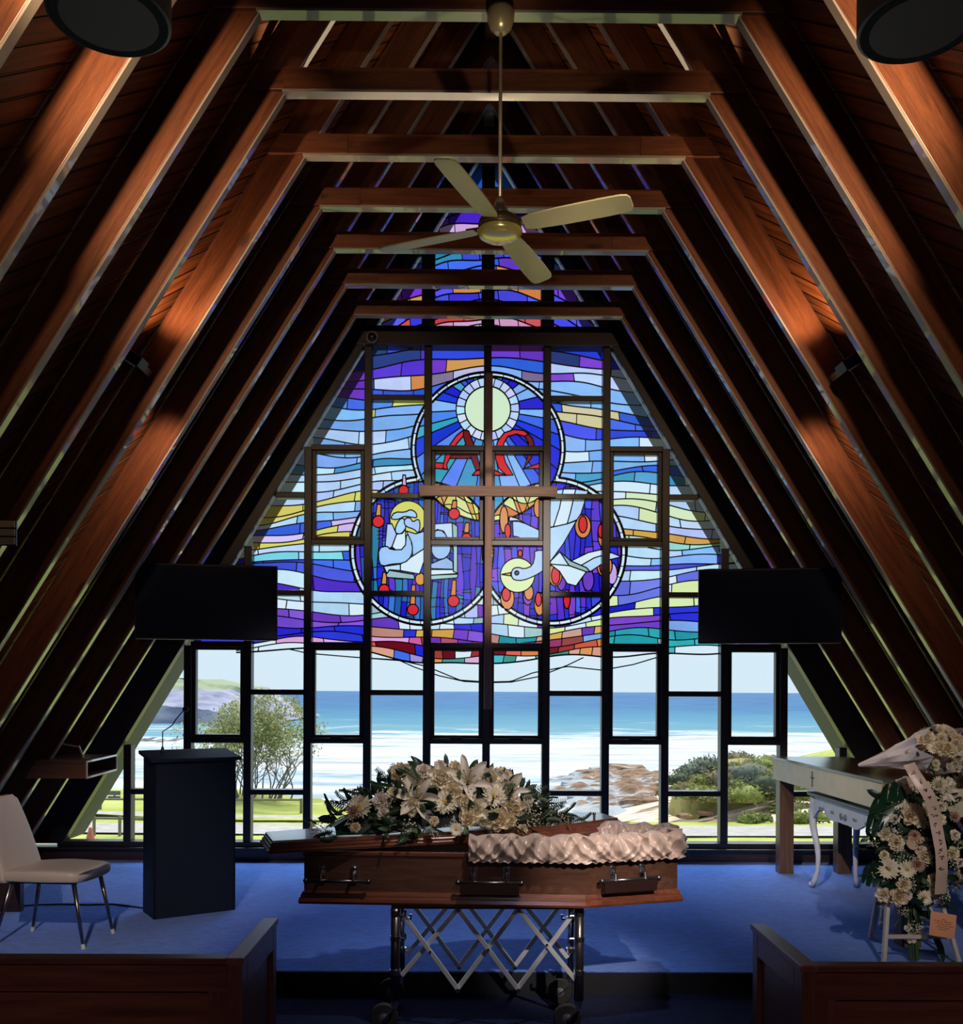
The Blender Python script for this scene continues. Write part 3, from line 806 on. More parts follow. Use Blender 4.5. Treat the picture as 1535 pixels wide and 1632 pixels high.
for k, a in enumerate((65, 155, 245, 335)):
    a = math.radians(a+2); d = Vector((math.cos(a), math.sin(a), 0)); s_ = Vector((-math.sin(a), math.cos(a), 0))
    pit = math.radians(-13); wv = s_*math.cos(pit)+Vector((0,0,1))*math.sin(pit); nv = d.cross(wv).normalized()
    q = MB(); prof = [(.12, .038), (.16, .05), (.3, .058), (.5, .060), (.60, .058), (.63, .05), (.642, .03)]
    c0 = Vector((FX, FY, zc))
    up = [c0+d*r+wv*w for r, w in prof]+[c0+d*r-wv*w for r, w in reversed(prof)]
    q.prism([p-nv*.004 for p in up], nv*.008)
    bl = obj('blade', q, M_BLADE, root, bevel=.002)
    q = MB(); q.bar(c0+d*.08+Vector((0,0,.008)), c0+d*.17+Vector((0,0,.012)), .035, .008); obj('blade_iron', q, M_STEEL, bl)

# ------------------------------------------------------------------ pendant speakers
def speaker(px, py, Y, label):
    c = at(px, py, Y); r = .16
    root = empty('pendant_speaker', c, label, 'speaker', 'cylindrical pendant speakers')
    q = MB(); q.lathe([(r-.012, .0), (r, .004), (r, .40), (r-.02, .42), (.02, .425)], c, n=40); obj('body', q, plain('beige_metal', lin(126, 116, 104), rough=.45, vary=.05), root, smooth=False)
    q = MB(); q.lathe([(.0, .004), (.08, .002), (r-.009, -.001), (r-.006, .006)], c, n=40); obj('grille', q, plain('black_mesh', (.016,.02,.02), rough=.8, bump=.5, bscale=250), root)
    top = Vector((c.x, c.y, 5.0+(1.178-abs(c.x))/SL if abs(c.x) > .2 else 6.9))
    q = MB(); q.tube([c+Vector((0,0,.42)), top+Vector((0,0,.32))], .009, 8); obj('suspension_rod', q, M_STEEL, root)
speaker(174, 32, 2.6, 'black-grilled cylindrical pendant speaker above the wall with the pale louvre')
speaker(1466, 44, 2.6, 'black-grilled cylindrical pendant speaker above the side of the flower easel')

# ------------------------------------------------------------------ small fixtures
q = MB(); c = at(783, 172, 8.55); q.lathe([(.02, -.05), (.05, -.03), (.055, 0), (.055, .03), (.02, .05), (.02, .4)], c, n=20); tag(obj('smoke_detector', q, plain('grey_plastic', lin(120, 120, 130), rough=.5)), 'small round smoke detector high under the ridge', 'smoke detector')
c = at(593, 537, 8.93); root = empty('dome_camera', c, 'small round dark camera on the beam above the stained glass', 'camera')
q = MB(); q.lathe([(.056, .0), (.056, .03), (.03, .035)], c, axis=(0,1,0), n=22); obj('housing', q, plain('grey_housing', lin(96, 96, 110), rough=.4), root, smooth=False)
q = MB(); q.ball(c+Vector((0,.0,0)), .042, 14, 10); obj('lens_dome', q, M_BLACK, root, smooth=True)

def sconce(px, py, Y, sgn, label):
    c = at(px, py, Y)
    root = empty('wall_sconce', c, label, 'wall light', 'up and down sconces')
    s = Vector((-sgn*SI, 0, CO)); n = Vector((sgn*CO, 0, SI))
    q = MB(); q.obox(c, s, n, (0,1,0), .03, .075, .06); b = obj('body', q, M_BLACK, root, bevel=.004)
    q = MB(); q.obox(c+Vector((0,.17,0)), s, n, (0,1,0), .02, .03, .14); obj('mounting_plate', q, M_STEEL, root)
    for k in (-1, 1):
        q = MB(); q.cyl(c+s*(.03*k), c+s*(.034*k), .035, .035, 16); obj('lamp_lens', q, plain('frosted_lens', (.8,.7,.5), rough=.5), root)
    return c, s, n
YR2 = Y0+2*SP
SC = [sconce(211, 571, YR2-.30, -1, 'small black sconce on the rafter above the lectern side'), sconce(1357, 578, YR2-.30, 1, 'small black sconce on the rafter above the altar table side')]

# pale louvre on the near rafter
c0 = at(-14, 830, 5.28); c1 = at(27, 870, 5.28)
root = empty('wall_louvre', ((c0.x+c1.x)/2, 5.28, c1.z), 'pale cream louvred panel fixed to a rafter at the picture edge', 'louvre')
q = MB(); M_CREAM = plain('cream_paint', lin(226, 208, 150), rough=.5)
q.box(c0.x, c1.x, 5.272, 5.282, c1.z, c0.z); obj('frame', q, M_STEEL, root)
for k in range(3):
    z1 = c0.z-(c0.z-c1.z)*(k+.06)/3; z0 = c0.z-(c0.z-c1.z)*(k+.86)/3
    q = MB(); q.box(c0.x+.004, c1.x-.004, 5.255, 5.274, z0, z1); obj('slat', q, M_CREAM, root, bevel=.002)

# ------------------------------------------------------------------ televisions
M_TV = plain('dark_glossy_screen', (.010, .016, .034), rough=.12, coat=.4, vary=.02)
def tv(pl, pr, Yl, Yr, sgn, label):
    (xl, ytl, ybl), (xr, ytr, ybr) = pl, pr
    a, b, c, d = at(xl, ybl, Yl), at(xr, ybr, Yr), at(xr, ytr, Yr), at(xl, ytl, Yl)
    zb = (a.z+b.z)/2; zt = (c.z+d.z)/2; p0 = Vector((a.x, a.y, zb)); p1 = Vector((b.x, b.y, zb))
    ax = (p1-p0).normalized(); ay = Vector((-ax.y, ax.x, 0)); L_ = (p1-p0).length; H = zt-zb; cen = (p0+p1)/2+Vector((0,0,H/2))
    root = empty('television', ((p0+p1)/2), label, 'television', 'wall-mounted televisions')
    q = MB(); q.obox(cen+ay*.03, ax, ay, (0,0,1), L_/2, .03, H/2); obj('casing', q, M_BLACK, root, bevel=.006)
    q = MB(); q.obox(cen-ay*.002, ax, ay, (0,0,1), L_/2-.012, .003, H/2-.014); obj('screen', q, M_TV, root)
    q = MB(); q.obox(cen+ay*.075, ax, ay, (0,0,1), .2, .015, .15); br = obj('bracket', q, M_STEEL, root)
    e = cen+ay*.08; hw = inner(e.z)
    q = MB(); q.bar(e, Vector((sgn*(hw+.01), e.y+.22, e.z)), .05, .06); obj('arm', q, M_STEEL, br)
tv((214, 895, 1018), (442, 903, 1021), 7.55, 7.75, -1, 'dark television mounted above the lectern')
tv((1113, 908, 1024), (1342, 903, 1027), 7.75, 7.55, 1, 'dark television mounted above the altar table')

# ------------------------------------------------------------------ wooden cross in front of the glass
Yc = 8.93
root = empty('wooden_cross', at(778, 1130, Yc), 'tall plain wooden cross hanging before the stained glass window', 'cross')
M_CR = wood('pale_cross_wood', lin(150, 106, 88), lin(196, 146, 122), rot=(0, -PI/2, 0), rough=.5, coat=0, knots=False)
M_CR2 = wood('pale_cross_wood_across', lin(126, 92, 74), lin(178, 136, 112), rough=.5, coat=0, knots=False)
a = at(771.5, 1130, Yc); b = at(785.5, 596, Yc); q = MB(); q.box(a.x, b.x, Yc-.02, Yc+.02, a.z, b.z); obj('upright', q, M_CR, root, bevel=.003)
a = at(669, 791, Yc); b = at(888, 776, Yc); q = MB(); q.box(a.x, b.x, Yc-.035, Yc+.012, a.z, b.z); obj('crossbar', q, M_CR2, root, bevel=.003)
q = MB()
for z in (2.2, 4.2): q.box(-.012, .012, Yc+.02, WY-.05, z, z+.03)
obj('fixing', q, M_STEEL, root)

# ------------------------------------------------------------------ lectern
A = atz(245, 1466, STG); Bq = atz(375, 1450, STG)
ax = (Bq-A).normalized(); ay = Vector((-ax.y, ax.x, 0)); W_ = (Bq-A).length; D_ = .30
root = empty('lectern', ((A+Bq)/2+ay*D_/2), 'tall dark navy box lectern standing beside the white chair', 'lectern')
M_LEC = plain('dark_navy_laminate', (.012, .018, .032), rough=.5, vary=.06, spec=.2)
hf, hb = 1.09, 1.126
cA = [A, Bq, Bq+ay*D_, A+ay*D_]
def up(p, h): return Vector((p.x, p.y, STG+h))
def lec(i, j, name):
    a, b = cA[i], cA[j]
    hh = {0: hf, 1: hf, 2: hb, 3: hb}
    d = (b-a).normalized(); n = Vector((-d.y, d.x, 0))*.02
    q = MB(); q.hexa([up(a, 0), up(b, 0), up(b+n, 0), up(a+n, 0), up(a, hh[i]), up(b, hh[j]), up(b+n, hh[j]), up(a+n, hh[i])]); obj(name, q, M_LEC, root, bevel=.002)
lec(0, 1, 'front_panel'); lec(1, 2, 'side_panel'); lec(3, 0, 'side_panel')
q = MB(); o = .032
tp = [A-ax*o-ay*o, Bq+ax*o-ay*o, Bq+ax*o+ay*(D_+.02), A-ax*o+ay*(D_+.02)]
hs = [hf, hf, hb+.01, hb+.01]
q.hexa([up(p, h) for p, h in zip(tp, hs)]+[up(p, h+.025) for p, h in zip(tp, hs)]); obj('top', q, M_LEC, root, bevel=.004)
q = MB(); m0 = A+ax*.03+ay*.03; q.obox(up((A+Bq)/2+ay*D_*.55, .55), ax, ay, (0,0,1), W_/2-.02, D_*.4, .01); obj('shelf', q, M_LEC, root)
# microphone
mb = up(A+ax*.10+ay*.17, hb+.012); tp_ = at(295, 1130, mb.y-.02)
root = empty('microphone', mb, 'thin gooseneck microphone standing on the lectern', 'microphone')
q = MB(); q.lathe([(.014, -.005), (.014, .02), (.008, .05), (.005, .055)], mb, n=14); obj('base', q, M_BLACK, root)
pth = [mb, mb+Vector((0,0,.16))]+[mb+(tp_-mb)*t+Vector((-.02*math.sin(PI*t), 0, (.16-(tp_-mb).z*.35)*math.sin(PI*t)*.6)) for t in (.55, .7, .85, 1.0)]
q = MB(); q.tube(pth, .0042, 8); obj('gooseneck', q, M_STEEL, root, smooth=True)
q = MB(); q.ball(tp_+Vector((.004,0,.0)), .019, 12, 9, (1.25,1,1)); obj('head', q, M_BLACK, root, smooth=True)
# cable on the carpet
q = MB(); pts = [atz(x, y, STG+.006) for x, y in ((-60,1452), (0,1449), (30,1444), (60,1442), (100,1441), (140,1442), (180,1441), (205,1444), (228,1447), (240,1449))]
q.tube(pts, .006, 8); tag(obj('cable', q, M_RUBBER), 'thin black cable running along the blue carpet to the lectern', 'cable')

# ------------------------------------------------------------------ white chair
cc_ = Vector((-2.765, 6.165, STG)); fw = Vector((.995, -.1, 0)).normalized(); lt = Vector((.1, .995, 0)).normalized()
M_LEATH = plain('white_leather', lin(206, 190, 178), rough=.42, vary=.05, scale=3, bump=.12, bscale=90)
root = empty('side_chair', cc_, 'white leather side chair with thin chrome legs beside the lectern', 'chair')
def cp(f_, l_, h): return cc_+fw*f_+lt*l_+Vector((0,0,h))
q = MB()
def seatf(u, v):
    # closed loop u around the section across l, v along f
    f_ = -.25+.53*v; t = 2*PI*u
    hw = .215+.02*math.sin(PI*min(1, v*1.1)); hh = .036
    cx_ = abs(math.cos(t))**.35*(1 if math.cos(t) >= 0 else -1); sx_ = abs(math.sin(t))**.35*(1 if math.sin(t) >= 0 else -1)
    e = 1.0 if 0.06 < v < .94 else .86
    fr = f_ - (.03*(cx_*cx_) if v > .9 else 0)
    return cp(fr, hw*cx_*(.985 if e < 1 else 1), .437+hh*sx_*e+.012*math.sin(PI*v)*(sx_ > 0))
q.grid(32, 16, seatf, closeu=True)
n0 = len(q.v)-32*17
q.f.append(tuple(n0+i*17 for i in range(32))); q.m.append(0); q.f.append(tuple(n0+i*17+16 for i in range(31, -1, -1))); q.m.append(0)
obj('seat', q, M_LEATH, root, smooth=True, bevel=0)
q = MB()
def backf(u, v):
    t = 2*PI*u; h = .40+.51*v
    f_ = -.235-.135*v-.03*v*v; hw = .222-.05*v*v; th = .036-.008*v
    cx_ = abs(math.cos(t))**.3*(1 if math.cos(t) >= 0 else -1); sx_ = abs(math.sin(t))**.5*(1 if math.sin(t) >= 0 else -1)
    if v > .97: hw -= .012; th -= .01
    return cp(f_+th*sx_, hw*cx_, h-.012*(cx_*cx_ > .8)*(v > .95))
q.grid(32, 18, backf, closeu=True)
q.f.append(tuple(i*19 for i in range(32))); q.m.append(0); q.f.append(tuple(i*19+18 for i in range(31, -1, -1))); q.m.append(0)
obj('backrest', q, M_LEATH, root, smooth=True)
M_LEG = plain('brushed_leg_metal', lin(150, 138, 134), rough=.28, metal=1)
for f0, f1, l0 in ((.20, .275, -1), (.20, .275, 1), (-.2, -.30, -1), (-.2, -.27, 1)):
    q = MB(); q.tube([cp(f0, l0*.165, .41), cp(f1, l0*.19, .03)], [.015, .0095], 12); lg = obj('leg', q, M_LEG, root, smooth=True)
    q = MB(); d = (cp(f1, l0*.19, .03)-cp(f0, l0*.165, .41)).normalized(); p = cp(f1, l0*.19, .03); q.tube([p, p+d*.030], .0125, 12); tag(obj('foot', q, M_WHITEP, lg), 'pale plastic foot')
q = MB()
for l_ in (-.165, .165): q.bar(cp(-.22, l_, .398), cp(.22, l_, .398), .02, .012)
q.bar(cp(-.2, -.165, .398), cp(-.2, .165, .398), .02, .012); q.bar(cp(.2, -.165, .398), cp(.2, .165, .398), .02, .012); obj('seat_frame', q, M_STEEL, root)

# power outlet by the chair
c = at(9, 1386, 6.9); root = empty('power_outlet', c, 'dark double power outlet low on the sloping wall behind the white chair', 'power outlet')
q = MB(); q.box(c.x-.085, c.x+.075, c.y, c.y+.03, c.z-.04, c.z+.045); obj('plate', q, M_BLACK, root, bevel=.003)
for dx in (-.04, .03):
    q = MB(); q.cyl(c+Vector((dx, 0, 0)), c+Vector((dx, -.006, 0)), .02, .02, 14); obj('socket', q, plain('socket_grey', lin(90, 92, 100)), root)
q = MB(); q.box(c.x-.07, c.x+.09, c.y+.03, c.y+.09, STG, c.z+.05); obj('post', q, M_SKIRT, root)

# ------------------------------------------------------------------ open wooden shelf box on the rafters
Ya, Yb = 7.6, 8.4
a = at(137, 1213, Ya); zt = a.z; zb = at(137, 1241, Ya).z; xo = a.x
root = empty('shelf_box', (xo-.15, (Ya+Yb)/2, zb), 'open-ended wooden shelf box fixed to the rafters beside the window', 'shelf')
M_SB = wood('shelf_wood', lin(70, 46, 36), lin(110, 74, 56), rough=.45, knots=False)
xt = -inner(zt)+.0; xb_ = -inner(zb)+.0; t = .014
q = MB()
q.hexa([(xt-.05, Ya, zt-t), (xo, Ya, zt-t), (xo-.06, Yb, zt-t), (xt-.05, Yb, zt-t), (xt-.05, Ya, zt), (xo, Ya, zt), (xo-.06, Yb, zt), (xt-.05, Yb, zt)]); obj('top_panel', q, M_SB, root)
q = MB(); q.hexa([(xb_-.05, Ya, zb), (xo, Ya, zb), (xo-.06, Yb, zb), (xb_-.05, Yb, zb), (xb_-.05, Ya, zb+t), (xo, Ya, zb+t), (xo-.06, Yb, zb+t), (xb_-.05, Yb, zb+t)]); obj('bottom_panel', q, M_SB, root)
for y, dx in ((Ya, 0), (Yb-t, -.06)):
    q = MB(); q.hexa([(xb_-.05, y, zb+t), (xo+dx, y, zb+t), (xo+dx, y+t, zb+t), (xb_-.05, y+t, zb+t), (xt-.05, y, zt-t), (xo+dx, y, zt-t), (xo+dx, y+t, zt-t), (xt-.05, y+t, zt-t)]); obj('side_panel', q, M_SB, root)
q = MB(); w = .012
dd = Vector((-.06, Yb-Ya, 0)).normalized(); nn = Vector((dd.y, -dd.x, 0))
p0 = Vector((xo, Ya, 0))+nn*.004; p1 = Vector((xo-.06, Yb, 0))+nn*.004
for z in (zb+w/2, zt-w/2): q.bar(p0+Vector((0,0,z)), p1+Vector((0,0,z)), .008, w+.004)
for p in (p0+dd*.006, p1-dd*.006): q.bar(p+Vector((0,0,zb)), p+Vector((0,0,zt)), .008, .018, up=(0,1,0))
tag(obj('edge_band', q, M_STRIP, root), 'white edge banding')
q = MB(); bx = xo-.16; q.bar((bx, 7.95, zt), (bx-.04, 7.95, zt+.10), .012, .012); q.bar((bx, 7.95, zt), (bx+.05, 7.95, zt+.0), .012, .012); q.bar((bx-.04, 7.95, zt+.09), (bx-.2, 7.95, zt+.12), .012, .012); obj('bracket', q, M_WHITEP, root)

# floor-level vent in the skirting
c0 = at(1102, 1352, WY-.035); c1 = at(1134, 1366, WY-.035); root = empty('floor_vent', ((c0.x+c1.x)/2, WY-.035, c1.z), 'small dark vent in the skirting under the window', 'vent')
q = MB(); q.box(c0.x, c1.x, WY-.045, WY-.031, c1.z, c0.z); obj('frame', q, M_BLACK, root)

# ------------------------------------------------------------------ pews
def pew(xc, xe, yb, sgn, label, L_=2.6):
    """sgn: direction in which the pew runs away from the aisle"""
    top = .882; root = empty('pew', (xc+sgn*L_/2, yb+.25, 0), label, 'pew', 'wooden pews')
    x0, x1 = sorted((xc, xc+sgn*L_)); T = .045; ylen = .50
    # back: frame rails, stiles and sunk panel
    q = MB(); q.box(x0, x1, yb-.028, yb+.028, top-.02, top); obj('top_rail', q, M_PEWX, root, bevel=.003)
    q = MB(); q.box(x0, x1, yb-.02, yb+.02, top-.105, top-.02); obj('upper_rail', q, M_PEWX, root)
    q = MB(); q.box(x0+.05, x1-.05, yb-.008, yb+.012, .12, top-.105); obj('back_panel', q, M_PEWX, root)
    q = MB(); q.box(x0, x1, yb-.02, yb+.02, .03, .12); obj('lower_rail', q, M_PEWX, root)
    for k in range(4):
        xa = xc+sgn*(.0+k*(L_-.06)/3); a_, b_ = sorted((xa, xa+sgn*.06)); q = MB(); q.box(a_, b_, yb-.02, yb+.02, .12, top-.105); obj('stile', q, M_PEWZ, root)
    # end by the aisle: frame around a sunk panel
    a_, b_ = sorted((xc, xc-sgn*T)); 
    def endbox(y0, y1, z0, z1, name, mat, dx=0): 
        q = MB(); q.box(a_+dx, b_-dx, y0, y1, z0, z1); return obj(name, q, mat, root, bevel=.003)
    endbox(yb-.028, yb+.05, 0, top-.02, 'end_post', M_PEWZ); endbox(yb+ylen-.06, yb+ylen, 0, top-.02, 'end_post', M_PEWZ)
    endbox(yb+.05, yb+ylen-.06, top-.10, top-.02, 'end_rail', M_PEWY); endbox(yb+.05, yb+ylen-.06, 0, .10, 'end_rail', M_PEWY)
    endbox(yb+.05, yb+ylen-.06, .10, top-.10, 'end_panel', M_PEWZ, .014)
    q = MB(); q.box(a_-.006, b_+.006, yb-.03, yb+ylen+.008, top-.02, top+.002); obj('end_cap', q, M_PEWY, root, bevel=.003)
    q = MB(); q.box(x0+.01, x1-.01, yb+.02, yb+.44, .42, .455); obj('seat', q, M_PEWX, root, bevel=.004)
P1 = atz(366, 1524, .882); P2 = atz(1297, 1536, .882)
pew(P1.x-.0, 0, P1.y, -1, 'dark wooden pew in front of the white chair, its panelled end beside the aisle')
pew(P2.x+.0, 0, P2.y, 1, 'dark wooden pew in front of the flower easel, its panelled end beside the aisle')

# ------------------------------------------------------------------ altar table
tz = 1.144; root = empty('altar_table', (2.92, 7.32, STG), 'tall heavy timber altar table with a small dark cross on its pale apron', 'table')
M_TT = wood('altar_top', lin(46, 30, 24), lin(70, 46, 36), rot=(0,0,PI/2), rough=.16, coat=.6, knots=False)
M_TA = plain('pale_apron_timber', lin(206, 196, 168), rough=.45, vary=.06)
M_TL = wood('altar_leg', lin(84, 60, 46), lin(120, 88, 66), rot=(0,-PI/2,0), rough=.4, knots=False)
X0, X1, Ya_, Yb_ = 2.585, 3.22, 6.02, 8.62
q = MB(); q.box(X0-.02, X1+.02, Ya_-.02, Yb_+.02, tz-.022, tz); obj('tabletop', q, M_TT, root, bevel=.003)
for (xa, xb, ya, yb) in ((X0-.015, X0+.015, Ya_-.02, Yb_+.02), (X1-.015, X1+.015, Ya_-.02, Yb_+.02), (X0+.015, X1-.015, Ya_-.02, Ya_+.01), (X0+.015, X1-.015, Yb_-.01, Yb_+.02)):
    q = MB(); q.box(xa, xb, ya, yb, tz-.20, tz-.022); ap = obj('apron', q, M_TA, root, bevel=.002)
    if xa < 2.6 and xb < 2.65:
        c = at(1320, 1237, 7.3); yy = 7.62; zz = tz-.112; q = MB(); q.box(X0-.02, X0-.014, yy-.006, yy+.006, zz-.062, zz+.062); q.box(X0-.02, X0-.014, yy-.038, yy+.038, zz+.006, zz+.016); tag(obj('cross_emblem', q, plain('dark_inlay', lin(70, 58, 44)), ap), 'small dark cross inlaid in the apron')
for xa, ya in ((X0, Ya_+.02), (X0, Yb_-.14), (X1-.12, Ya_+.02), (X1-.12, Yb_-.14)):
    q = MB(); q.box(xa, xa+.125, ya, ya+.12, STG, tz-.19 if xa > 2.6 else tz-.2); obj('leg', q, M_TL, root, bevel=.004)

# ------------------------------------------------------------------ white carved console table under it
root = empty('console_table', (2.86, 7.2, STG), 'white French-style console table with carved apron and curved legs, tucked under the altar table', 'table')
cx0, cx1, cy0, cy1, cz = 2.66, 3.05, 6.52, 7.90, .905
q = MB(); q.box(cx0-.03, cx1, cy0-.03, cy1+.03, cz-.028, cz); obj('tabletop', q, plain('grey_marble_top', lin(96, 96, 104), rough=.3), root, bevel=.008)
M_WC = plain('antique_white_paint', lin(206, 210, 218), rough=.45, vary=.08, scale=14)
M_CARV = plain('worn_grey_carving', lin(128, 134, 148), rough=.5)
def apron(p0, p1, name='apron'):
    p0 = Vector(p0); p1 = Vector(p1); L_ = (p1-p0).length; d = (p1-p0).normalized(); n = 44; top = []; bot = []
    for i in range(n+1):
        t = i/n; dep = .12+.03*math.cos(2*PI*t*3)+.055*math.exp(-((t-.5)/.09)**2)-.0+.05*(math.exp(-(t/.07)**2)+math.exp(-((1-t)/.07)**2))
        bot.append(p0+d*L_*t+Vector((0,0,cz-.028-dep))); top.append(p0+d*L_*t+Vector((0,0,cz-.028)))
    nn = Vector((d.y, -d.x, 0))*.022; q = MB()
    for i in range(n): q.hexa([bot[i], bot[i+1], bot[i+1]+nn, bot[i]+nn, top[i], top[i+1], top[i+1]+nn, top[i]+nn])
    o = obj(name, q, M_WC, root, weld=True)
    # carved scrolls standing proud of the face
    for cen, sc_ in ((.5, 1.0), (.17, .7), (.83, .7), (.34, .5), (.66, .5)):
        base = p0+d*L_*cen+Vector((0,0,cz-.028-.075))
        for sg in (-1, 1):
            q = MB(); pts = [base+d*sg*(.040*sc_+.030*sc_*(1-.75*t)*math.cos(PI+7.5*t))+Vector((0,0,-.012*sc_+.030*sc_*(1-.75*t)*math.sin(PI+7.5*t))) for t in [i/14 for i in range(15)]]
            q.tube([p-Vector((d.y, -d.x, 0))*.004 for p in pts], [.004*sc_+.001]*14+[.006*sc_], 6); obj('carved_scroll', q, M_CARV, o)
apron((cx0, cy0, 0), (cx0, cy1, 0)); apron((cx0, cy1, 0), (cx1, cy1, 0)); apron((cx1, cy0, 0), (cx0, cy0, 0))
for xa, ya, sx, sy in ((cx0+.02, cy0+.03, -1, -1), (cx0+.02, cy1-.03, -1, 1), (cx1-.03, cy0+.03, 1, -1), (cx1-.03, cy1-.03, 1, 1)):
    pth = []; rad = []
    for i in range(13):
        t = i/12; z = cz-.03-(cz-.03-STG-.014)*t
        off = .03*math.sin(PI*min(1, t*1.6))*(1-t)-.045*math.sin(PI*max(0, t-.35)/.65)*.8+.05*max(0, t-.88)/.12*.6
        pth.append((xa+sx*off*.5, ya+sy*off*.8, z)); rad.append(.036-.019*min(1, t*1.25)+(.010*max(0, t-.88)/.12))
    q = MB(); q.tube(pth, rad, 10); lg = obj('leg', q, M_WC, root, smooth=True)
    q = MB(); p = Vector(pth[-1]); q.ball(p+Vector((0,0,.012)), .028, 10, 8, (1,1,.9)); obj('scroll_foot', q, M_WC, lg, smooth=True)
# ------------------------------------------------------------------ coffin
M_COF = wood('coffin_veneer', lin(78, 52, 43), lin(106, 74, 60), rough=.22, coat=.5, knots=False, stretch=18)
M_MOULD = wood('coffin_moulding', lin(92, 50, 38), lin(128, 76, 56), rough=.16, coat=.8, knots=False, stretch=18)
ZB, ZR = .642, .905
def coffin_outline(off=0.0):
    P = [(-.965, -.215), (.45, -.295), (.945, -.135), (.945, .135), (.45, .295), (-.965, .215)]
    out = []
    n = len(P)
    for i in range(n):
        a, b, c = Vector(P[i-1]), Vector(P[i]), Vector(P[(i+1) % n])
        d0 = (b-a).normalized(); d1 = (c-b).normalized(); n0 = Vector((d0.y, -d0.x)); n1 = Vector((d1.y, -d1.x))
        m_ = (n0+n1).normalized(); out.append(b+m_*(off/max(.3, m_.dot(n0))))
    return out
CYc = 5.105
def ring(off, z): return [Vector((p.x, p.y+CYc, z)) for p in coffin_outline(off)]
root = coffin = empty('coffin', (0, CYc, ZB), 'polished timber coffin standing open on a folding trolley', 'coffin')
def bands(levels, closed_bottom=False, inner_=None):
    q = MB(); vs = []; fs = []
    for off, z in levels: vs += ring(off, z)
    for k in range(len(levels)-1):
        for i in range(6): a = k*6+i; b = k*6+(i+1) % 6; fs.append((a, b, b+6, a+6))
    q.add(vs, fs); return q
q = bands([(0, ZB+.05), (0, ZR), (-.018, ZR), (-.018, ZB+.03)])
q.add(ring(-.018, ZB+.03), [(5,4,3,2,1,0)]); obj('case', q, M_COF, root)
q = bands([(-.01, ZB), (.022, ZB), (.026, ZB+.012), (.022, ZB+.030), (.016, ZB+.034), (.014, ZB+.046), (.004, ZB+.062), (-.005, ZB+.062)])
q.add(ring(-.01, ZB), [(5,4,3,2,1,0)]); obj('base_moulding', q, M_MOULD, root)
q = bands([(.0, ZR-.022), (.006, ZR-.018), (.006, ZR-.004), (0, ZR)]); obj('rim_moulding', q, M_MOULD, root)
# handles
def side_frame(t, edge, z):
    P = ring(0, 0); a, b = P[edge], P[(edge+1) % 6]; d = (b-a).normalized(); n = Vector((d.y, -d.x, 0)); p = a+(b-a)*t; return Vector((p.x, p.y, z)), d, n
def handle(t, edge, z, solid):
    p, d, n = side_frame(t, edge, z)
    q = MB()
    q.tube([p+n*.045-d*.155, p+n*.045+d*.155], .010, 12)
    for s_ in (-1, 1): q.ball(p+n*.045+d*.158*s_, .0145, 10, 8)
    h = obj('handle', q, M_STEEL, root, smooth=True)
    for s_ in (-1, 1):
        q = MB(); c = p+d*.082*s_
        q.obox(c+n*.004+Vector((0,0,.045)), d, n, (0,0,1), .017, .005, .024); q.obox(c+n*.004+Vector((0,0,.002)), d, n, (0,0,1), .013, .005, .012)
        q.ball(c+n*.012+Vector((0,0,.06)), .011, 8, 6); q.ball(c+n*.012+Vector((0,0,.032)), .010, 8, 6)
        q.tube([c+n*.01+Vector((0,0,.045)), c+n*.045+Vector((0,0,.03)), c+n*.047], [.009, .008, .010], 8); obj('bracket', q, M_CHROME, h, smooth=False)
    if solid:
        q = MB(); q.obox(p+n*.048+Vector((0,0,-.028)), d, n, (0,0,1), .146, .006, .034); tag(obj('grip_plate', q, plain('dark_wood_grip', lin(44, 28, 26), rough=.35), h, bevel=.004), 'dark flat grip plate')
handle(.125, 0, .763, False); handle(.665, 0, .765, True); handle(.44, 1, .775, True)
handle(.44, 3, .775, True); handle(.33, 4, .765, True); handle(.87, 4, .763, False)
# satin lining: gathered frill over the rim of the open head half
M_SATIN = plain('cream_satin', lin(192, 170, 160), rough=.27, vary=.06, scale=10, sheen=.4)
P6 = coffin_outline(0)
def frill_path():
    pts = [Vector((-.13, 0))]
    a, b = P6[0], P6[1]
    t0 = (-.13-a.x)/(b.x-a.x); pts = [a+(b-a)*t0, P6[1], P6[2], P6[3], P6[4]]
    c, d = P6[4], P6[5]; t1 = (.12-c.x)/(d.x-c.x); pts.append(c+(d-c)*t1)
    out = []; 
    for i in range(len(pts)-1):
        L_ = (pts[i+1]-pts[i]).length; n = max(2, int(L_/.004))
        for j in range(n): out.append(pts[i]+(pts[i+1]-pts[i])*j/n)
    out.append(pts[-1])
    for _ in range(14): out = [out[0]]+[(out[i-1]+out[i]*2+out[i+1])/4 for i in range(1, len(out)-1)]+[out[-1]]
    return out
FP = frill_path(); nF = len(FP)-1
cum = [0]
for i in range(nF): cum.append(cum[-1]+(FP[i+1]-FP[i]).length)
prof = [(-.15, .800), (-.10, .905), (-.075, .965), (-.045, .995), (-.012, 1.000), (.018, .985), (.036, .955), (.042, .920), (.036, .895), (.030, .878), (.034, .868)]
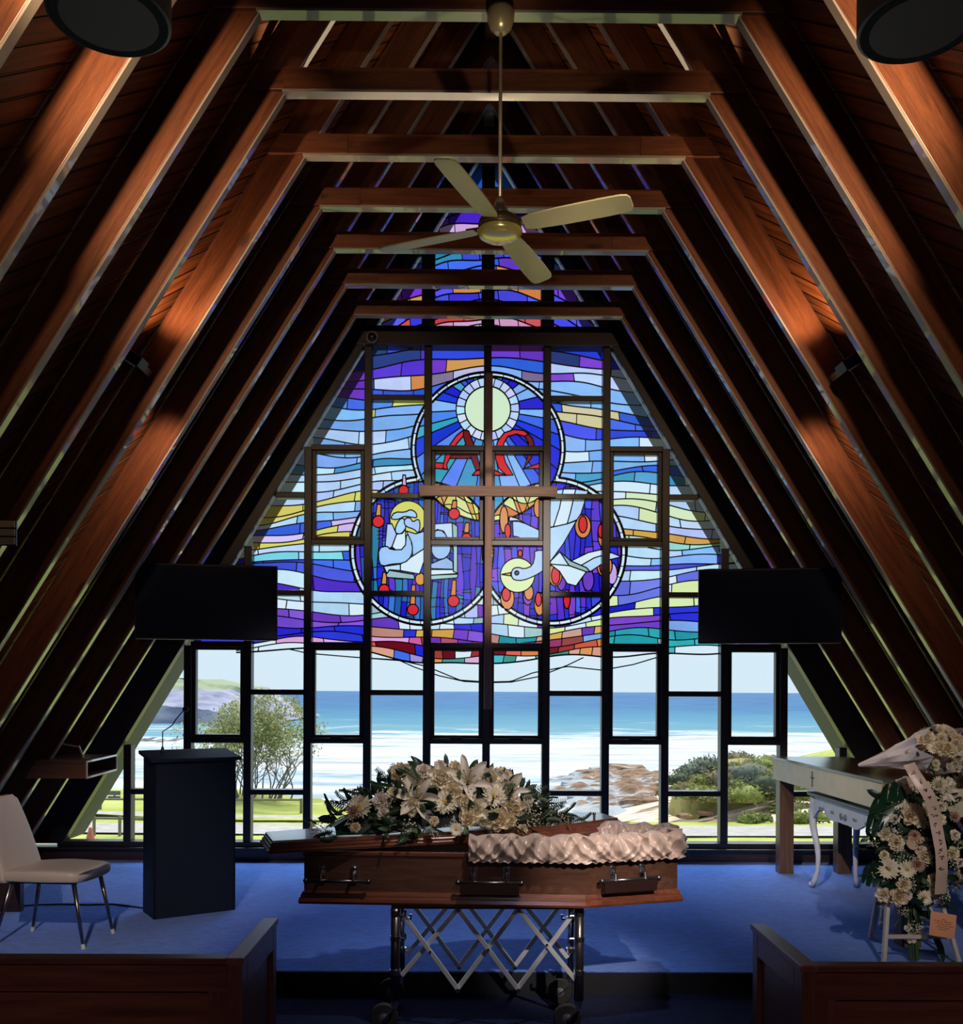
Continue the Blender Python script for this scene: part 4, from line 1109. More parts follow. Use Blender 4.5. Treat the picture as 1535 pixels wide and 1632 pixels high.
def frill(u, v):
    i = min(nF, int(round(u*nF))); p = FP[i]; a = FP[max(0, i-1)]; b = FP[min(nF, i+1)]; d = (b-a).normalized(); n = Vector((d.y, -d.x))
    k = v*(len(prof)-1); j = min(len(prof)-2, int(k)); t = k-j
    off = prof[j][0]*(1-t)+prof[j+1][0]*t; z = prof[j][1]*(1-t)+prof[j+1][1]*t
    s_ = cum[i]; w = noise.noise(Vector((s_*9, v*1.2, 3.1)))
    ph = s_*78+7.0*noise.noise(Vector((s_*4, 1.7, 0)))+7.5*(v-.35)*noise.noise(Vector((s_*5, 9, 0)))*2
    ple = 1-2*abs(math.sin(ph*.5))**.75; amp = .021*min(1, (1-v)*5+.3)*min(1, v*5)
    r1 = abs(noise.noise(Vector((s_*13+v*3.4, 11.3, 0)))); r2 = abs(noise.noise(Vector((s_*13-v*3.4, 47.1, 0))))
    off += .5*amp*ple+.012*w+amp*2.9*(.5-r1**.8-r2**.8)+.012; z += .010*noise.noise(Vector((s_*14, 5, v*3)))*math.sin(PI*min(1, v*1.1))+.006*math.sin(ph*.5+1)*(v > .25)*(v < .7)
    if v > .93: z += .004*math.sin(s_*150)
    if z < .9 and off < .03 and v > .6: off = .012+abs(off)*.6
    return Vector((p.x+n.x*off, p.y+n.y*off+CYc, z))
q = MB(); q.grid(nF, 30, frill); fr = obj('lining_frill', q, M_SATIN, root, smooth=True)
q = MB(); q.add(ring(-.03, ZB+.12), [(0,1,2,3,4,5)]); obj('mattress', q, M_SATIN, root)
q = MB(); q.obox((.66, CYc, ZB+.17), (1,0,0), (0,1,0), (0,0,1), .16, .15, .05); obj('pillow', q, M_SATIN, root, bevel=.03)

# ------------------------------------------------------------------ the lid, laid askew across the coffin
LF = Vector((-1.165, 4.93, .912)); la = math.radians(18.5)
lx = Vector((math.cos(la), math.sin(la), .020)).normalized(); ly = Vector((-math.sin(la), math.cos(la), 0)); lz = lx.cross(ly)
def lp(x, y, z): return LF+lx*x+ly*y+lz*z
root = lid = empty('coffin_cover', LF, 'polished coffin lid lying askew across the coffin under the flowers', 'lid')
LP = [(0, -.17), (1.44, -.295), (1.94, -.14), (1.94, .14), (1.44, .295), (0, .17)]
def lring(off, z):
    n = 6; o = []
    for i in range(n):
        a, b, c = Vector(LP[i-1]), Vector(LP[i]), Vector(LP[(i+1) % n]); d0 = (b-a).normalized(); d1 = (c-b).normalized()
        n0 = Vector((d0.y, -d0.x)); n1 = Vector((d1.y, -d1.x)); m_ = (n0+n1).normalized(); p = b+m_*(off/max(.3, m_.dot(n0))); o.append(lp(p.x, p.y, z))
    return o
def lbands(lv):
    q = MB(); vs = []; fs = []
    for off, z in lv: vs += lring(off, z)
    for k in range(len(lv)-1):
        for i in range(6): a = k*6+i; b = k*6+(i+1) % 6; fs.append((a, b, b+6, a+6))
    return q.add(vs, fs)
q = lbands([(-.03, 0), (.012, 0), (.014, .012), (.004, .018), (.004, .030), (-.004, .034), (-.004, .046), (-.012, .050), (-.014, .060), (-.03, .060)]); obj('edge_moulding', q, M_MOULD, root)
q = MB(); q.add(lring(-.03, .060), [(0,1,2,3,4,5)]); q.add(lring(-.03, .0), [(5,4,3,2,1,0)])
M_LIDTOP = wood('lid_top_gloss', lin(92, 50, 36), lin(128, 74, 52), rough=.06, coat=1.0, knots=False, spec=.8, bump=.02)
obj('panel', q, M_LIDTOP, root)
q = MB(); c = lp(1.80, -.09, .06); q.cyl(c, c+lz*.02, .007, .007, 10); q.ball(c+lz*.024, .011, 10, 8); obj('lid_screw', q, M_CHROME, root, smooth=True)

# ------------------------------------------------------------------ folding trolley
ZT = .622
M_ALU = plain('bright_aluminium', (.80, .85, .90), rough=.32, metal=.45, vary=.03)
root = empty('coffin_trolley', (-.03, 5.08, 0), 'chrome folding scissor trolley on four wheels carrying the coffin', 'trolley')
YF, YB = 4.87, 5.29; XL, XR = -.50, .428
for xx, yy in ((XL, YF), (XR, YF), (XL, YB), (XR, YB)):
    q = MB(); q.tube([(xx, yy, .16), (xx, yy, ZT)], .024 if yy == YF else .018, 14); ps = obj('post', q, M_STEEL if yy == YF else M_CHROME, root, smooth=True)
    for z in (.60, .47, .30): q = MB(); q.tube([(xx, yy, z-.012), (xx, yy, z+.012)], .028, 14); obj('collar', q, M_CHROME, ps)
    s_ = 1 if xx < 0 else -1
    for z in (.585, .47): q = MB(); q.tube([(xx+s_*.02, yy, z), (xx+s_*.05, yy, z-.0), (xx+s_*.05, yy, z+.025)], .008, 8); obj('latch', q, M_CHROME, ps)
    q = MB(); wx = xx-(.055 if xx < 0 else .06); wc = Vector((wx, yy, .072))
    q.tube([(xx, yy, .17), (xx-.004, yy, .12)], [.020, .02], 12); q.bar((xx-.004, yy-.022, .125), (wx, yy-.022, .072), .005, .03, up=(0,1,0)); q.bar((xx-.004, yy+.022, .125), (wx, yy+.022, .072), .005, .03, up=(0,1,0)); obj('caster_fork', q, M_CHROME, root)
    q = MB(); q.lathe([(.05, -.016), (.064, -.016), (.070, -.008), (.070, .008), (.064, .016), (.05, .016)], wc, axis=(0,1,0), n=30); wh = obj('wheel', q, M_RUBBER, root, smooth=False)
    q = MB(); q.lathe([(.008, -.019), (.046, -.012), (.051, -.015), (.051, .015), (.046, .012), (.008, .019)], wc, axis=(0,1,0), n=30); obj('hub', q, plain('grey_hub', lin(120, 120, 128), rough=.35, metal=.6), wh)
Ts = {0: (-.466, .592), 1: (-.184, .617), 2: (.12, .617), 3: (.405, .598)}
Bs = {0: (-.470, .275), 1: (-.184, .212), 2: (.12, .212), 3: (.41, .262)}
for yy in (YF+.012, YB-.012):
    for k in range(3):
        for (a, b, dy) in ((Ts[k], Bs[k+1], -.008), (Bs[k], Ts[k+1], .008)):
            q = MB(); q.bar((a[0], yy+dy, a[1]), (b[0], yy+dy, b[1]), .023, .012, up=(0,1,0))
            q.v = [v for v in q.v]
            obj('scissor_bar', q, M_ALU, root, bevel=.002)
    for k in (1, 2):
        for p in (Ts[k], Bs[k]): q = MB(); q.cyl((p[0], yy-.022, p[1]-.004), (p[0], yy+.022, p[1]-.004), .011, .011, 12); obj('pivot_pin', q, M_CHROME, root)
    for k in range(3):
        for p in [((Ts[k][0]+Bs[k+1][0])/2, (Ts[k][1]+Bs[k+1][1])/2)]: q = MB(); q.cyl((p[0], yy-.02, p[1]), (p[0], yy+.02, p[1]), .007, .007, 10); obj('pivot_pin', q, M_CHROME, root)
for xx in (XL, XR):
    q = MB(); q.bar((xx, YF, .58), (xx, YB, .58), .02, .02); obj('cross_rail', q, M_CHROME, root)
for yy in (YF, YB):
    q = MB(); q.bar((XL-.02, yy, ZT+.008), (XR+.02, yy, ZT+.008), .03, .018); obj('bed_rail', q, M_STEEL, root)

# ------------------------------------------------------------------ flowers
def petal_mat(name, col, tr=.22): return plain(name, col, rough=.55, vary=.07, scale=20, trans=tr)
M_CREAMP = petal_mat('cream_petals', lin(238, 224, 196)); M_WHITEPT = petal_mat('white_petals', lin(236, 226, 214)); M_IVORY = petal_mat('ivory_petals', lin(242, 234, 214))
M_YC = plain('flower_centre', lin(196, 160, 80), rough=.8, bump=.5, bscale=300); M_GC = plain('green_centre', lin(120, 128, 70), rough=.7)
M_BLUSH = petal_mat('blush_petals', lin(214, 184, 164))
M_LEAF = plain('dark_green_leaf', lin(44, 66, 44), rough=.4, vary=.2, scale=12, trans=.15); M_LEAF2 = plain('grey_green_leaf', lin(86, 104, 78), rough=.5, vary=.2, scale=12, trans=.15)
M_LEAF3 = plain('deep_leaf', lin(24, 46, 34), rough=.35, vary=.2, scale=10)
M_FILL = plain('small_white_buds', lin(220, 212, 190), rough=.6)
M_STEM = plain('green_stem', lin(70, 92, 54), rough=.55)
def meshof(q, mats, name, smooth=True):
    me = bpy.data.meshes.new(name); me.from_pydata(q.v, [], q.f)
    for m_ in mats: me.materials.append(m_)
    for p, i in zip(me.polygons, q.m): p.material_index = i; p.use_smooth = smooth
    return me
def petal(q, base, tilt, az, L_, W, cup=.3, curl=.0, nu=4, nv=2, tip=.5, ruff=0, r_=None):
    "a petal leaving the axis: az about Z, tilt from Z; curl bends the tip back; cup folds the sides up"
    ca, sa = math.cos(az), math.sin(az); o = len(q.v)
    pts = []
    x, z = base; a = tilt
    for i in range(nu+1):
        u = i/nu
        w = W*(math.sin(PI*min(1, .12+u*.80))**.8 if tip < 1 else (1-u)**.5*(.3+u)*1.2)
        if i == nu and tip > 0: w *= tip
        for j in range(nv+1):
            t = j/nv*2-1
            px = x; pz = z+cup*W*t*t*math.sin(a)*.8; px -= cup*W*t*t*math.cos(a)*.8
            rz = ruff*((j % 2)*2-1)*u if ruff else 0
            X_ = px; Y_ = t*w/2
            pts.append(Vector((X_*ca-Y_*sa, X_*sa+Y_*ca, pz+rz)))
        x += math.sin(a)*L_/nu; z += math.cos(a)*L_/nu; a += curl/nu
    fs = [(i*(nv+1)+j, i*(nv+1)+j+1, (i+1)*(nv+1)+j+1, (i+1)*(nv+1)+j) for i in range(nu) for j in range(nv)]
    q.add(pts, fs)
r5 = random.Random(5)
def mk_rose(mat, nm):
    q = MB()
    for n, rad, tilt, L_, W, curl in ((3, .004, -.10, .034, .026, .2), (4, .008, .05, .036, .034, .5), (5, .012, .3, .038, .040, .8), (6, .016, .62, .038, .044, 1.1), (6, .017, 1.0, .036, .044, 1.0)):
        off = r5.uniform(0, 6)
        for k in range(n): petal(q, (rad, -.012), tilt+r5.uniform(-.08, .08), off+2*PI*k/n, L_, W, .45, curl, 4, 4, .75)
    return meshof(q, [mat], nm)
def mk_gerbera(mat, nm, n=18):
    q = MB()
    for ringi, (tl, L_) in enumerate(((1.42, .040), (1.2, .034))):
        for k in range(n): petal(q, (.009, 0), tl+r5.uniform(-.12, .12), 2*PI*(k+.5*ringi)/n, L_*r5.uniform(.92, 1.05), .0115, .3, .25, 3, 2, .6)
    q.mat = 1; q.ball((0,0,.002), .0115, 12, 6, (1,1,.5)); return meshof(q, [mat, M_YC], nm)
def mk_lily(mat, nm):
    q = MB()
    for k in range(6): petal(q, (.006, -.03), .42 if k % 2 else .5, 2*PI*k/6, .105, .040 if k % 2 else .030, .35, 1.25, 7, 4, .12)
    q.mat = 1
    for k in range(6):
        a = 2*PI*k/6+.4; q.tube([(0,0,-.02), (.012*math.cos(a), .012*math.sin(a), .03), (.024*math.cos(a), .024*math.sin(a), .052)], .0012, 5)
    q.mat = 2
    for k in range(6):
        a = 2*PI*k/6+.4; q.ball((.024*math.cos(a), .024*math.sin(a), .053), .004, 6, 5)
    return meshof(q, [mat, M_GC, M_YC], nm)
def mk_carnation(mat, nm):
    q = MB()
    for n, tilt, L_ in ((5, .1, .03), (8, .45, .032), (10, .8, .034), (11, 1.15, .034), (11, 1.45, .032)):
        off = r5.uniform(0, 6)
        for k in range(n): petal(q, (.004, -.008), tilt+r5.uniform(-.15, .15), off+2*PI*k/n, L_*r5.uniform(.85, 1.1), .026, .25, .5, 3, 4, .95, .0035)
    return meshof(q, [mat], nm)
def mk_mum(mat, nm):
    q = MB()
    for tl, n, L_ in ((.15, 8, .03), (.45, 14, .032), (.8, 18, .036), (1.1, 20, .038), (1.4, 22, .040)):
        for k in range(n): petal(q, (.004, -.004), tl+r5.uniform(-.1, .1), 2*PI*k/n+r5.uniform(-.1, .1), L_, .009, .4, -.25, 3, 2, .6)
    return meshof(q, [mat], nm)
def mk_orchid(mat, nm):
    q = MB()
    for a, L_, W in ((0, .042, .052), (PI, .042, .052)): petal(q, (.002, 0), 1.35, a, L_, W, .15, .3, 5, 4, .8)
    for a in (PI/2, PI/2+2.2, PI/2-2.2): petal(q, (.002, -.003), 1.45, a, .042, .030, .15, .2, 5, 4, .6)
    q.mat = 1; petal(q, (0, .002), .9, -PI/2, .02, .016, .5, -.6, 4, 2, .5); q.ball((0,0,.006), .005, 8, 6)
    return meshof(q, [mat, M_YC], nm)
def mk_bud(mat, nm):
    q = MB(); q.lathe([(.003, -.035), (.009, -.02), (.013, 0), (.010, .022), (.002, .04)], (0,0,0), n=10); return meshof(q, [mat], nm)
def mk_leaf(mat, nm, L_=.12, W=.045, curl=.9):
    q = MB(); petal(q, (0, 0), .5, 0, L_, W, -.22, curl, 6, 4, .06)
    return meshof(q, [mat], nm)
def mk_sprig(mat, nm, n=9, L_=.13):
    q = MB(); q.mat = 1; pth = [(0,0,0), (.01, 0, L_*.4), (.03, 0, L_*.75), (.055, 0, L_)]; q.tube(pth, .0018, 5); q.mat = 0
    for k in range(n):
        t = .2+.8*k/n; i = min(2, int(t*3)); u = t*3-i; p = Vector(pth[i])*(1-u)+Vector(pth[i+1])*u
        for s_ in (-1, 1):
            o = len(q.v); petal(q, (0, 0), .9, s_*1.3+.3, .030*(1.1-.5*t), .018*(1.1-.4*t), -.2, .4, 3, 2, .3)
            for j in range(o, len(q.v)): q.v[j] = q.v[j]+p
    return meshof(q, [mat, M_STEM], nm)
def mk_breath(nm, n=26, R_=.055):
    q = MB()
    for k in range(n):
        d = Vector((r5.gauss(0, 1), r5.gauss(0, 1), abs(r5.gauss(0, 1))+.3)).normalized()*R_*r5.uniform(.6, 1.1)
        q.mat = 0; q.ball(d, r5.uniform(.003, .0055), 6, 4); q.mat = 1
        if k % 2 == 0: q.tube([(0,0,-.02), d], .0007, 3, cap=False)
    return meshof(q, [M_FILL, M_STEM], nm, False)
def mk_fern(nm, mat, L_=.2):
    q = MB(); q.mat = 0
    for k in range(13):
        t = k/13; p = Vector((L_*t*.9, 0, L_*.35*math.sin(t*2.2)))
        for s_ in (-1, 1):
            o = len(q.v); petal(q, (0,0), 1.35, s_*1.15, .055*(1-t)+.01, .013, -.1, .3, 2, 2, .3)
            for j in range(o, len(q.v)): q.v[j] = q.v[j]+p
    q.tube([(L_*t*.9, 0, L_*.35*math.sin(t*2.2)) for t in (0, .3, .6, 1)], .0015, 5)
    return meshof(q, [mat], nm)
FM = {'rose': [mk_rose(M_CREAMP, 'rose'), mk_rose(M_IVORY, 'rose')], 'gerbera': [mk_gerbera(M_IVORY, 'gerbera')], 'lily': [mk_lily(M_WHITEPT, 'lily')],
      'carnation': [mk_carnation(M_CREAMP, 'carnation'), mk_carnation(M_WHITEPT, 'carnation')], 'chrysanthemum': [mk_mum(M_IVORY, 'chrysanthemum'), mk_mum(M_BLUSH, 'chrysanthemum')], 'orchid': [mk_orchid(M_BLUSH, 'orchid')],
      'bud': [mk_bud(M_LEAF2, 'bud')], 'leaf': [mk_leaf(M_LEAF, 'leaf'), mk_leaf(M_LEAF3, 'leaf', .14, .05, .7), mk_leaf(M_LEAF2, 'leaf', .10, .034, .6)],
      'sprig': [mk_sprig(M_LEAF2, 'sprig'), mk_sprig(M_LEAF, 'sprig')], 'gypsophila': [mk_breath('gypsophila')], 'fern': [mk_fern('fern', M_LEAF2)]}
def put(kind, p, nrm, root, scale=1.0, spin=None, var=None, rr_=r5):
    me = FM[kind][(var if var is not None else rr_.randrange(len(FM[kind]))) % len(FM[kind])]
    o = bpy.data.objects.new(kind, me); COL.objects.link(o); o.parent = root
    n = Vector(nrm).normalized(); qn = n.to_track_quat('Z', 'Y'); spin = rr_.uniform(0, 2*PI) if spin is None else spin
    from mathutils import Quaternion
    o.rotation_mode = 'QUATERNION'; o.rotation_quaternion = qn @ Quaternion((0,0,1), spin)
    o.location = Vector(p)-ORG[root.name]; o.scale = (scale,)*3; ORG[o.name] = Vector(p); return o

# ---- spray on the lid
sx = lambda px: at(px, 1300, 5.0).x
root = empty('casket_spray', lp(.95, 0, .06), 'long spray of cream lilies, roses and gerberas lying on the coffin lid', 'flower arrangement')
SC_ = lp(.95, -.02, .06)
def dome(a, b):
    "surface point: a along -1..1, b across -1..1 (towards the camera negative)"
    h = .30*(1-abs(a)**1.7)*(1-.75*b*b)+.02
    return SC_+lx*(a*.70)+ly*(b*.315*(1-.5*abs(a)))+Vector((0,0,h-.02*a-.075*max(0, -b-.6)/.4)), Vector((a*.55, b*1.0-.25, .75*(1-.4*abs(b)))).normalized()
# green base mound
q = MB()
def mound(u, v):
    a = u*2-1; b = v*2-1; p, n = dome(a*.93, b*.96); p = p-n*.055; p.z = max(p.z, (lp(.95+a*.6, 0, .062)).z); 
    k = noise.noise(p*14)*.02; return p+n*k
q.grid(30, 14, mound); mo = obj('foliage', q, M_LEAF3, root, smooth=True); mo['kind'] = 'stuff'
def onpx(px, py, b):
    "point of the spray seen near a place of the photo, on its curved surface"
    Y = 5.22-.2*(1 if b < 0 else 0)
    best = None
    for i in range(41):
        for j in range(25):
            a = -1+i*.05; bb = -1+j*.075; p, n = dome(a, bb)
            u_ = RT @ (p-CAM); x = CX+F*u_.x/-u_.z; y = CY-F*u_.y/-u_.z; d = (x-px)**2+(y-py)**2+max(0, bb)*60
            if best is None or d < best[0]: best = (d, p, n)
    return best[1], best[2]
FLW = [('lily',662,1272,1.15),('lily',745,1250,1.25),('lily',815,1262,1.0),('rose',703,1243,1.15),('rose',782,1244,1.1),('rose',752,1292,1.2),('rose',793,1306,1.0),('rose',822,1286,.95),('rose',640,1232,1.1),('rose',664,1247,.95),('rose',800,1234,1.05),('rose',720,1272,.9),
       ('gerbera',712,1286,1.1),('gerbera',786,1270,1.1),('gerbera',580,1287,1.15),('carnation',607,1278,1.1),('carnation',630,1268,.9),('carnation',676,1230,1.0),('carnation',725,1226,.9),('carnation',760,1226,.9),('carnation',617,1301,.75),('rose',655,1290,.8),('chrysanthemum',560,1296,.8),('carnation',694,1316,.6),('rose',742,1312,.7),('carnation',838,1276,.7),('carnation',700,1222,.8)]
for i in range(60):
    px = r5.uniform(560, 850); py = r5.uniform(1222, 1322); a_ = (px-710)/170
    if abs(a_) < 1 and py > 1318-100*(1-a_*a_) and all((px-f[1])**2+(py-f[2])**2 > 17**2 for f in FLW) and len(FLW) < 48: FLW.append((r5.choice(['carnation', 'rose', 'carnation', 'rose', 'gerbera']), px, py, r5.uniform(.6, .85)))
for k, px, py, s_ in FLW:
    p, n = onpx(px, py, -1); n = (n*.6+Vector((0,-.75,.25))).normalized(); put(k, p+n*.012, n, root, s_*1.24)
for px, py in ((605,1240),(712,1212),(745,1214),(790,1216),(833,1250),(585,1270),(850,1275)):
    p, n = onpx(px, py, -1); put('bud', p+n*.03, (n+Vector((r5.uniform(-.4, .4), 0, .5))), root, 1.1)
for i in range(84):
    a = r5.uniform(-1, 1); b = r5.uniform(-1, .3); p, n = dome(a*.97, b); d = (n+Vector((r5.uniform(-.7, .7)+a*.6, r5.uniform(-.6, .1), r5.uniform(-.7, .3)))).normalized()
    put('leaf', p-n*.03, d, root, r5.uniform(.75, 1.15))
for i in range(76):
    a = r5.choice((-1, 1))*r5.uniform(.25, 1.04); b = r5.uniform(-1, .4); p, n = dome(a*.96, b); d = (n*.5+Vector((a*1.3, r5.uniform(-.6, .2), r5.uniform(-.1, .5)))).normalized()
    put('sprig', p-n*.02, d, root, r5.uniform(.6, 1.0))
for i in range(44):
    a = r5.uniform(-1, 1); p, n = dome(a, r5.uniform(-1, -.4)); put('gypsophila', p+Vector((0,-.01,-.02)), n+Vector((0,-.4,-.3)), root, r5.uniform(.6, 1.0))
for i in range(16):
    a = r5.choice((-1, 1))*r5.uniform(.75, 1.0); p, n = dome(a, r5.uniform(-.7, .4)); put('fern', p-Vector((0,0,.02)), Vector((0,0,1)), root, r5.uniform(.7, 1.0), spin=(0 if a > 0 else PI)+la+r5.uniform(-.6, .6))
for i in range(10):
    a = r5.uniform(-.5, .9); p, n = dome(a, -1); put('leaf', p+Vector((0,.0,.02)), Vector((r5.uniform(-.3, .3), -.6, -.7)), root, .9, var=2)

# ------------------------------------------------------------------ flower easel: white tripod and standing spray
ex = at(1450, 1400, 5.72).x; ey = 5.80
root = easel = empty('flower_easel', (ex, ey, STG), 'white wooden tripod easel holding the tall flower spray', 'easel')
M_EW = plain('white_easel_wood', lin(206, 196, 190), rough=.5, vary=.08)
topz = 1.15
fl = atz(1408, 1540, STG); frr = Vector((ex+(ex-fl.x)*1.0+.06, fl.y, STG))
for b in (Vector((fl.x, fl.y, STG)), frr):
    t = Vector((ex+(b.x-ex)*.16, ey+.05, topz)); q = MB(); q.bar(b, t, .022, .034, up=(0,1,0)); obj('leg', q, M_EW, root, bevel=.003)
q = MB(); q.bar((ex, ey+.48, STG), (ex, ey+.07, topz), .024, .034, up=(1,0,0)); obj('leg', q, M_EW, root, bevel=.003)
l1 = Vector((fl.x, fl.y, STG)); t1 = Vector((ex+(fl.x-ex)*.16, ey+.05, topz)); l2 = frr; t2 = Vector((ex+(frr.x-ex)*.16, ey+.05, topz)); k_ = .16
q = MB(); q.bar(l1+(t1-l1)*k_, l2+(t2-l2)*k_, .016, .022); obj('cross_rail', q, M_EW, root)
q = MB(); q.bar(l1+(t1-l1)*.45, l2+(t2-l2)*.45, .02, .03); obj('ledge', q, M_EW, root)

sp = empty('standing_spray', (ex, ey-.1, .32), 'tall spray of cream roses, gerberas and orchids on the white easel', 'flower arrangement')
root = sp
Zt, Zm = at(1450, 1255, 5.6).z, at(1450, 1500, 5.6).z
def tall(t, s_):
    "t 0 bottom..1 top, s_ -1..1 across"
    w = .055+.235*math.sin(PI*min(1, max(0, (t-.13)/.87*.80+.06)))**.8 if t > .2 else .06+.035*t/.2
    z = Zm+(Zt-Zm)*t; bulge = .03+.12*math.sin(PI*min(1, t*.95+.05)); cx_ = ex+.02+.07*(t-.5)
    x = cx_+w*s_; y = ey-.06-bulge*math.sqrt(max(0, 1-s_*s_))
    return Vector((x, y, z)), Vector((s_*.8, -math.sqrt(max(.05, 1-s_*s_*.7)), .3*(t-.3))).normalized()
q = MB()
def back(u, v):
    p, n = tall(u, (v*2-1)*.93); return p-n*.045+n*noise.noise(p*16)*.02
q.grid(30, 12, back); mo = obj('foliage', q, M_LEAF3, root, smooth=True); mo['kind'] = 'stuff'
def onp(px, py):
    best = None
    for i in range(61):
        for j in range(31):
            t = i/60; s_ = -1+j/15; p, n = tall(t, s_); u_ = RT @ (p-CAM); x = CX+F*u_.x/-u_.z; y = CY-F*u_.y/-u_.z; d = (x-px)**2+(y-py)**2
            if best is None or d < best[0]: best = (d, p, n)
    return best[1], best[2]
F2 = [('gerbera',1432,1275,1.15,0),('rose',1452,1300,1.2,0),('orchid',1462,1346,1.35,0),('carnation',1430,1342,1.15,0),('gerbera',1414,1385,1.2,0),('chrysanthemum',1462,1378,1.0,1),('gerbera',1444,1384,1.0,0),('carnation',1486,1404,1.0,0),('rose',1430,1428,.95,0),('carnation',1446,1424,.8,1),('gerbera',1472,1432,.85,0),('orchid',1444,1228,1.1,0),
      ('carnation',1462,1240,1.1,1),('chrysanthemum',1494,1236,1.2,0),('chrysanthemum',1478,1268,1.0,0),('rose',1480,1290,.8,1),('rose',1512,1216,.8,0),('carnation',1436,1250,.9,1),('lily',1505,1262,.8,0),('carnation',1520,1330,.8,1),('chrysanthemum',1518,1300,.8,1),('rose',1408,1330,.7,1),('carnation',1474,1486,.55,1),('rose',1452,1512,.6,1),('carnation',1468,1508,.5,0),('carnation',1446,1480,.5,1),('rose',1516,1360,.7,0),('chrysanthemum',1490,1340,.7,1)]
ks = ['carnation', 'rose', 'chrysanthemum', 'gerbera', 'carnation']
for i in range(34):
    px = r5.uniform(1398, 1530); py = r5.uniform(1226, 1430)
    if all((px-f[1])**2+(py-f[2])**2 > 15**2 for f in F2): F2.append((r5.choice(ks), px, py, r5.uniform(.6, .85), r5.randrange(2)))
for k, px, py, s_, v_ in F2:
    p, n = onp(px, py); n = (n*.6+Vector((-.15,-.8,.2))).normalized(); put(k, p+n*.014, n, root, s_*1.12, var=v_)
for i in range(60):
    t = r5.uniform(.12, 1); s_ = r5.uniform(-1, 1); p, n = tall(t, s_); put('leaf', p-n*.03, (n+Vector((s_*.8, r5.uniform(-.5, .2), r5.uniform(-.7, .5)))), root, r5.uniform(.6, 1.0))
for i in range(44):
    t = r5.uniform(.05, 1); s_ = r5.uniform(-1, 1); p, n = tall(t, s_); put('gypsophila', p, n, root, r5.uniform(.55, 1.0))
for i in range(26):
    t = r5.uniform(.1, 1); s_ = r5.choice((-1, 1))*r5.uniform(.6, 1); p, n = tall(t, s_); put('sprig', p-n*.02, (n+Vector((s_, 0, r5.uniform(-.4, .6)))), root, r5.uniform(.5, .9))
# monstera leaves
def monstera(c, tip, wv, W, name='monstera_leaf'):
    c = Vector(c); d = (Vector(tip)-c); L_ = d.length; d.normalize(); wv = Vector(wv).normalized(); nn = d.cross(wv).normalized()
    q = MB()
    nl = 4
    for s_ in (-1, 1):
        for k in range(nl):
            u0 = -.12+k/nl*1.0; u1 = u0+1.0/nl
            def wd(u): return W*math.sin(PI*min(1, max(.02, (u+.2)/1.22)))**.75
            sl = .22
            def P_(u, f_): return c+d*L_*(u+sl*f_*(.8-u*.5))+wv*s_*wd(u+.02)*f_-nn*(.10*L_*f_*f_)+nn*.03*math.sin(u*3)
            n4 = 4; vs = []
            for j in range(n4+1):
                f_ = j/n4; pin = .5/nl*(.34*max(0, f_-.35)/.65)
                vs += [P_(u0+pin, f_), P_((u0+u1)/2, f_*1.02), P_(u1-pin, f_)]
            fs = []
            for j in range(n4):
                a = j*3; fs += [(a, a+1, a+4, a+3), (a+1, a+2, a+5, a+4)]
            q.add(vs, fs)
    q.tube([c-d*.12*L_, c, c+d*L_*.5, c+d*L_], [.004, .003, .002, .001], 6)
    return obj(name, q, plain('monstera_green', lin(26, 58, 40), rough=.3, vary=.15, scale=6), sp, smooth=True)
Ym = 5.66
monstera(at(1440, 1278, Ym), at(1380, 1300, Ym-.03), (.25, 0, 1), .16)
monstera(at(1418, 1396, Ym-.02), at(1372, 1392, Ym-.06), (.1, -.3, 1), .085)
q = MB(); p0 = at(1490, 1490, 5.68); petl = [p0, p0+Vector((.02, -.02, -.06)), p0+Vector((.035, -.03, -.12)), p0+Vector((.04, -.02, -.165))]
for a_, b_, w0, w1 in ((0, 1, .02, .022), (1, 2, .022, .016), (2, 3, .016, .002)):
    A_, B_ = petl[a_], petl[b_]; q.add([A_-Vector((w0, 0, 0)), A_+Vector((w0, 0, 0)), B_+Vector((w1, 0, 0)), B_-Vector((w1, 0, 0))], [(0,1,2,3)])
obj('leaf', q, M_LEAF, sp)
q = MB()
for i in range(9):
    a = 2*PI*i/9; q.tube([(ex+.0+.03*math.cos(a), ey-.1+.03*math.sin(a), Zm+.25), (ex+.02+.022*math.cos(a), ey-.1+.022*math.sin(a), STG+.02)], .006, 6)
obj('stem', q, M_STEM, sp)
# sash
M_SASHR = plain('pink_satin_ribbon', lin(214, 186, 174), rough=.35, vary=.04)
SPX = [(1449,1217,5.50),(1458,1232,5.46),(1470,1252,5.44),(1482,1272,5.43),(1490,1296,5.43),(1495,1325,5.43),(1499,1355,5.44),(1501,1390,5.46),(1500,1425,5.5)]
cp_ = [at(*s_) for s_ in SPX]; q = MB(); vs = []; wr = .034
for i, p in enumerate(cp_):
    d = (cp_[min(i+1, len(cp_)-1)]-cp_[max(0, i-1)]).normalized(); s_ = d.cross(Vector((0,-1,0))).normalized(); vs += [p-s_*wr, p, p+s_*wr]
def ribbon(u, v):
    k = u*(len(cp_)-1); i = min(len(cp_)-2, int(k)); t = k-i; p = cp_[i]*(1-t)+cp_[i+1]*t; d = (cp_[i+1]-cp_[i]).normalized(); s_ = d.cross(Vector((0,-1,0))).normalized()
    return p+s_*wr*(v*2-1)+Vector((0, -.006*math.sin(v*PI)+.008*math.sin(u*14), 0))
q.grid(40, 4, ribbon); rb = obj('sash_ribbon', q, M_SASHR, sp, smooth=True)
q = MB(); rl = random.Random(2); u = .12
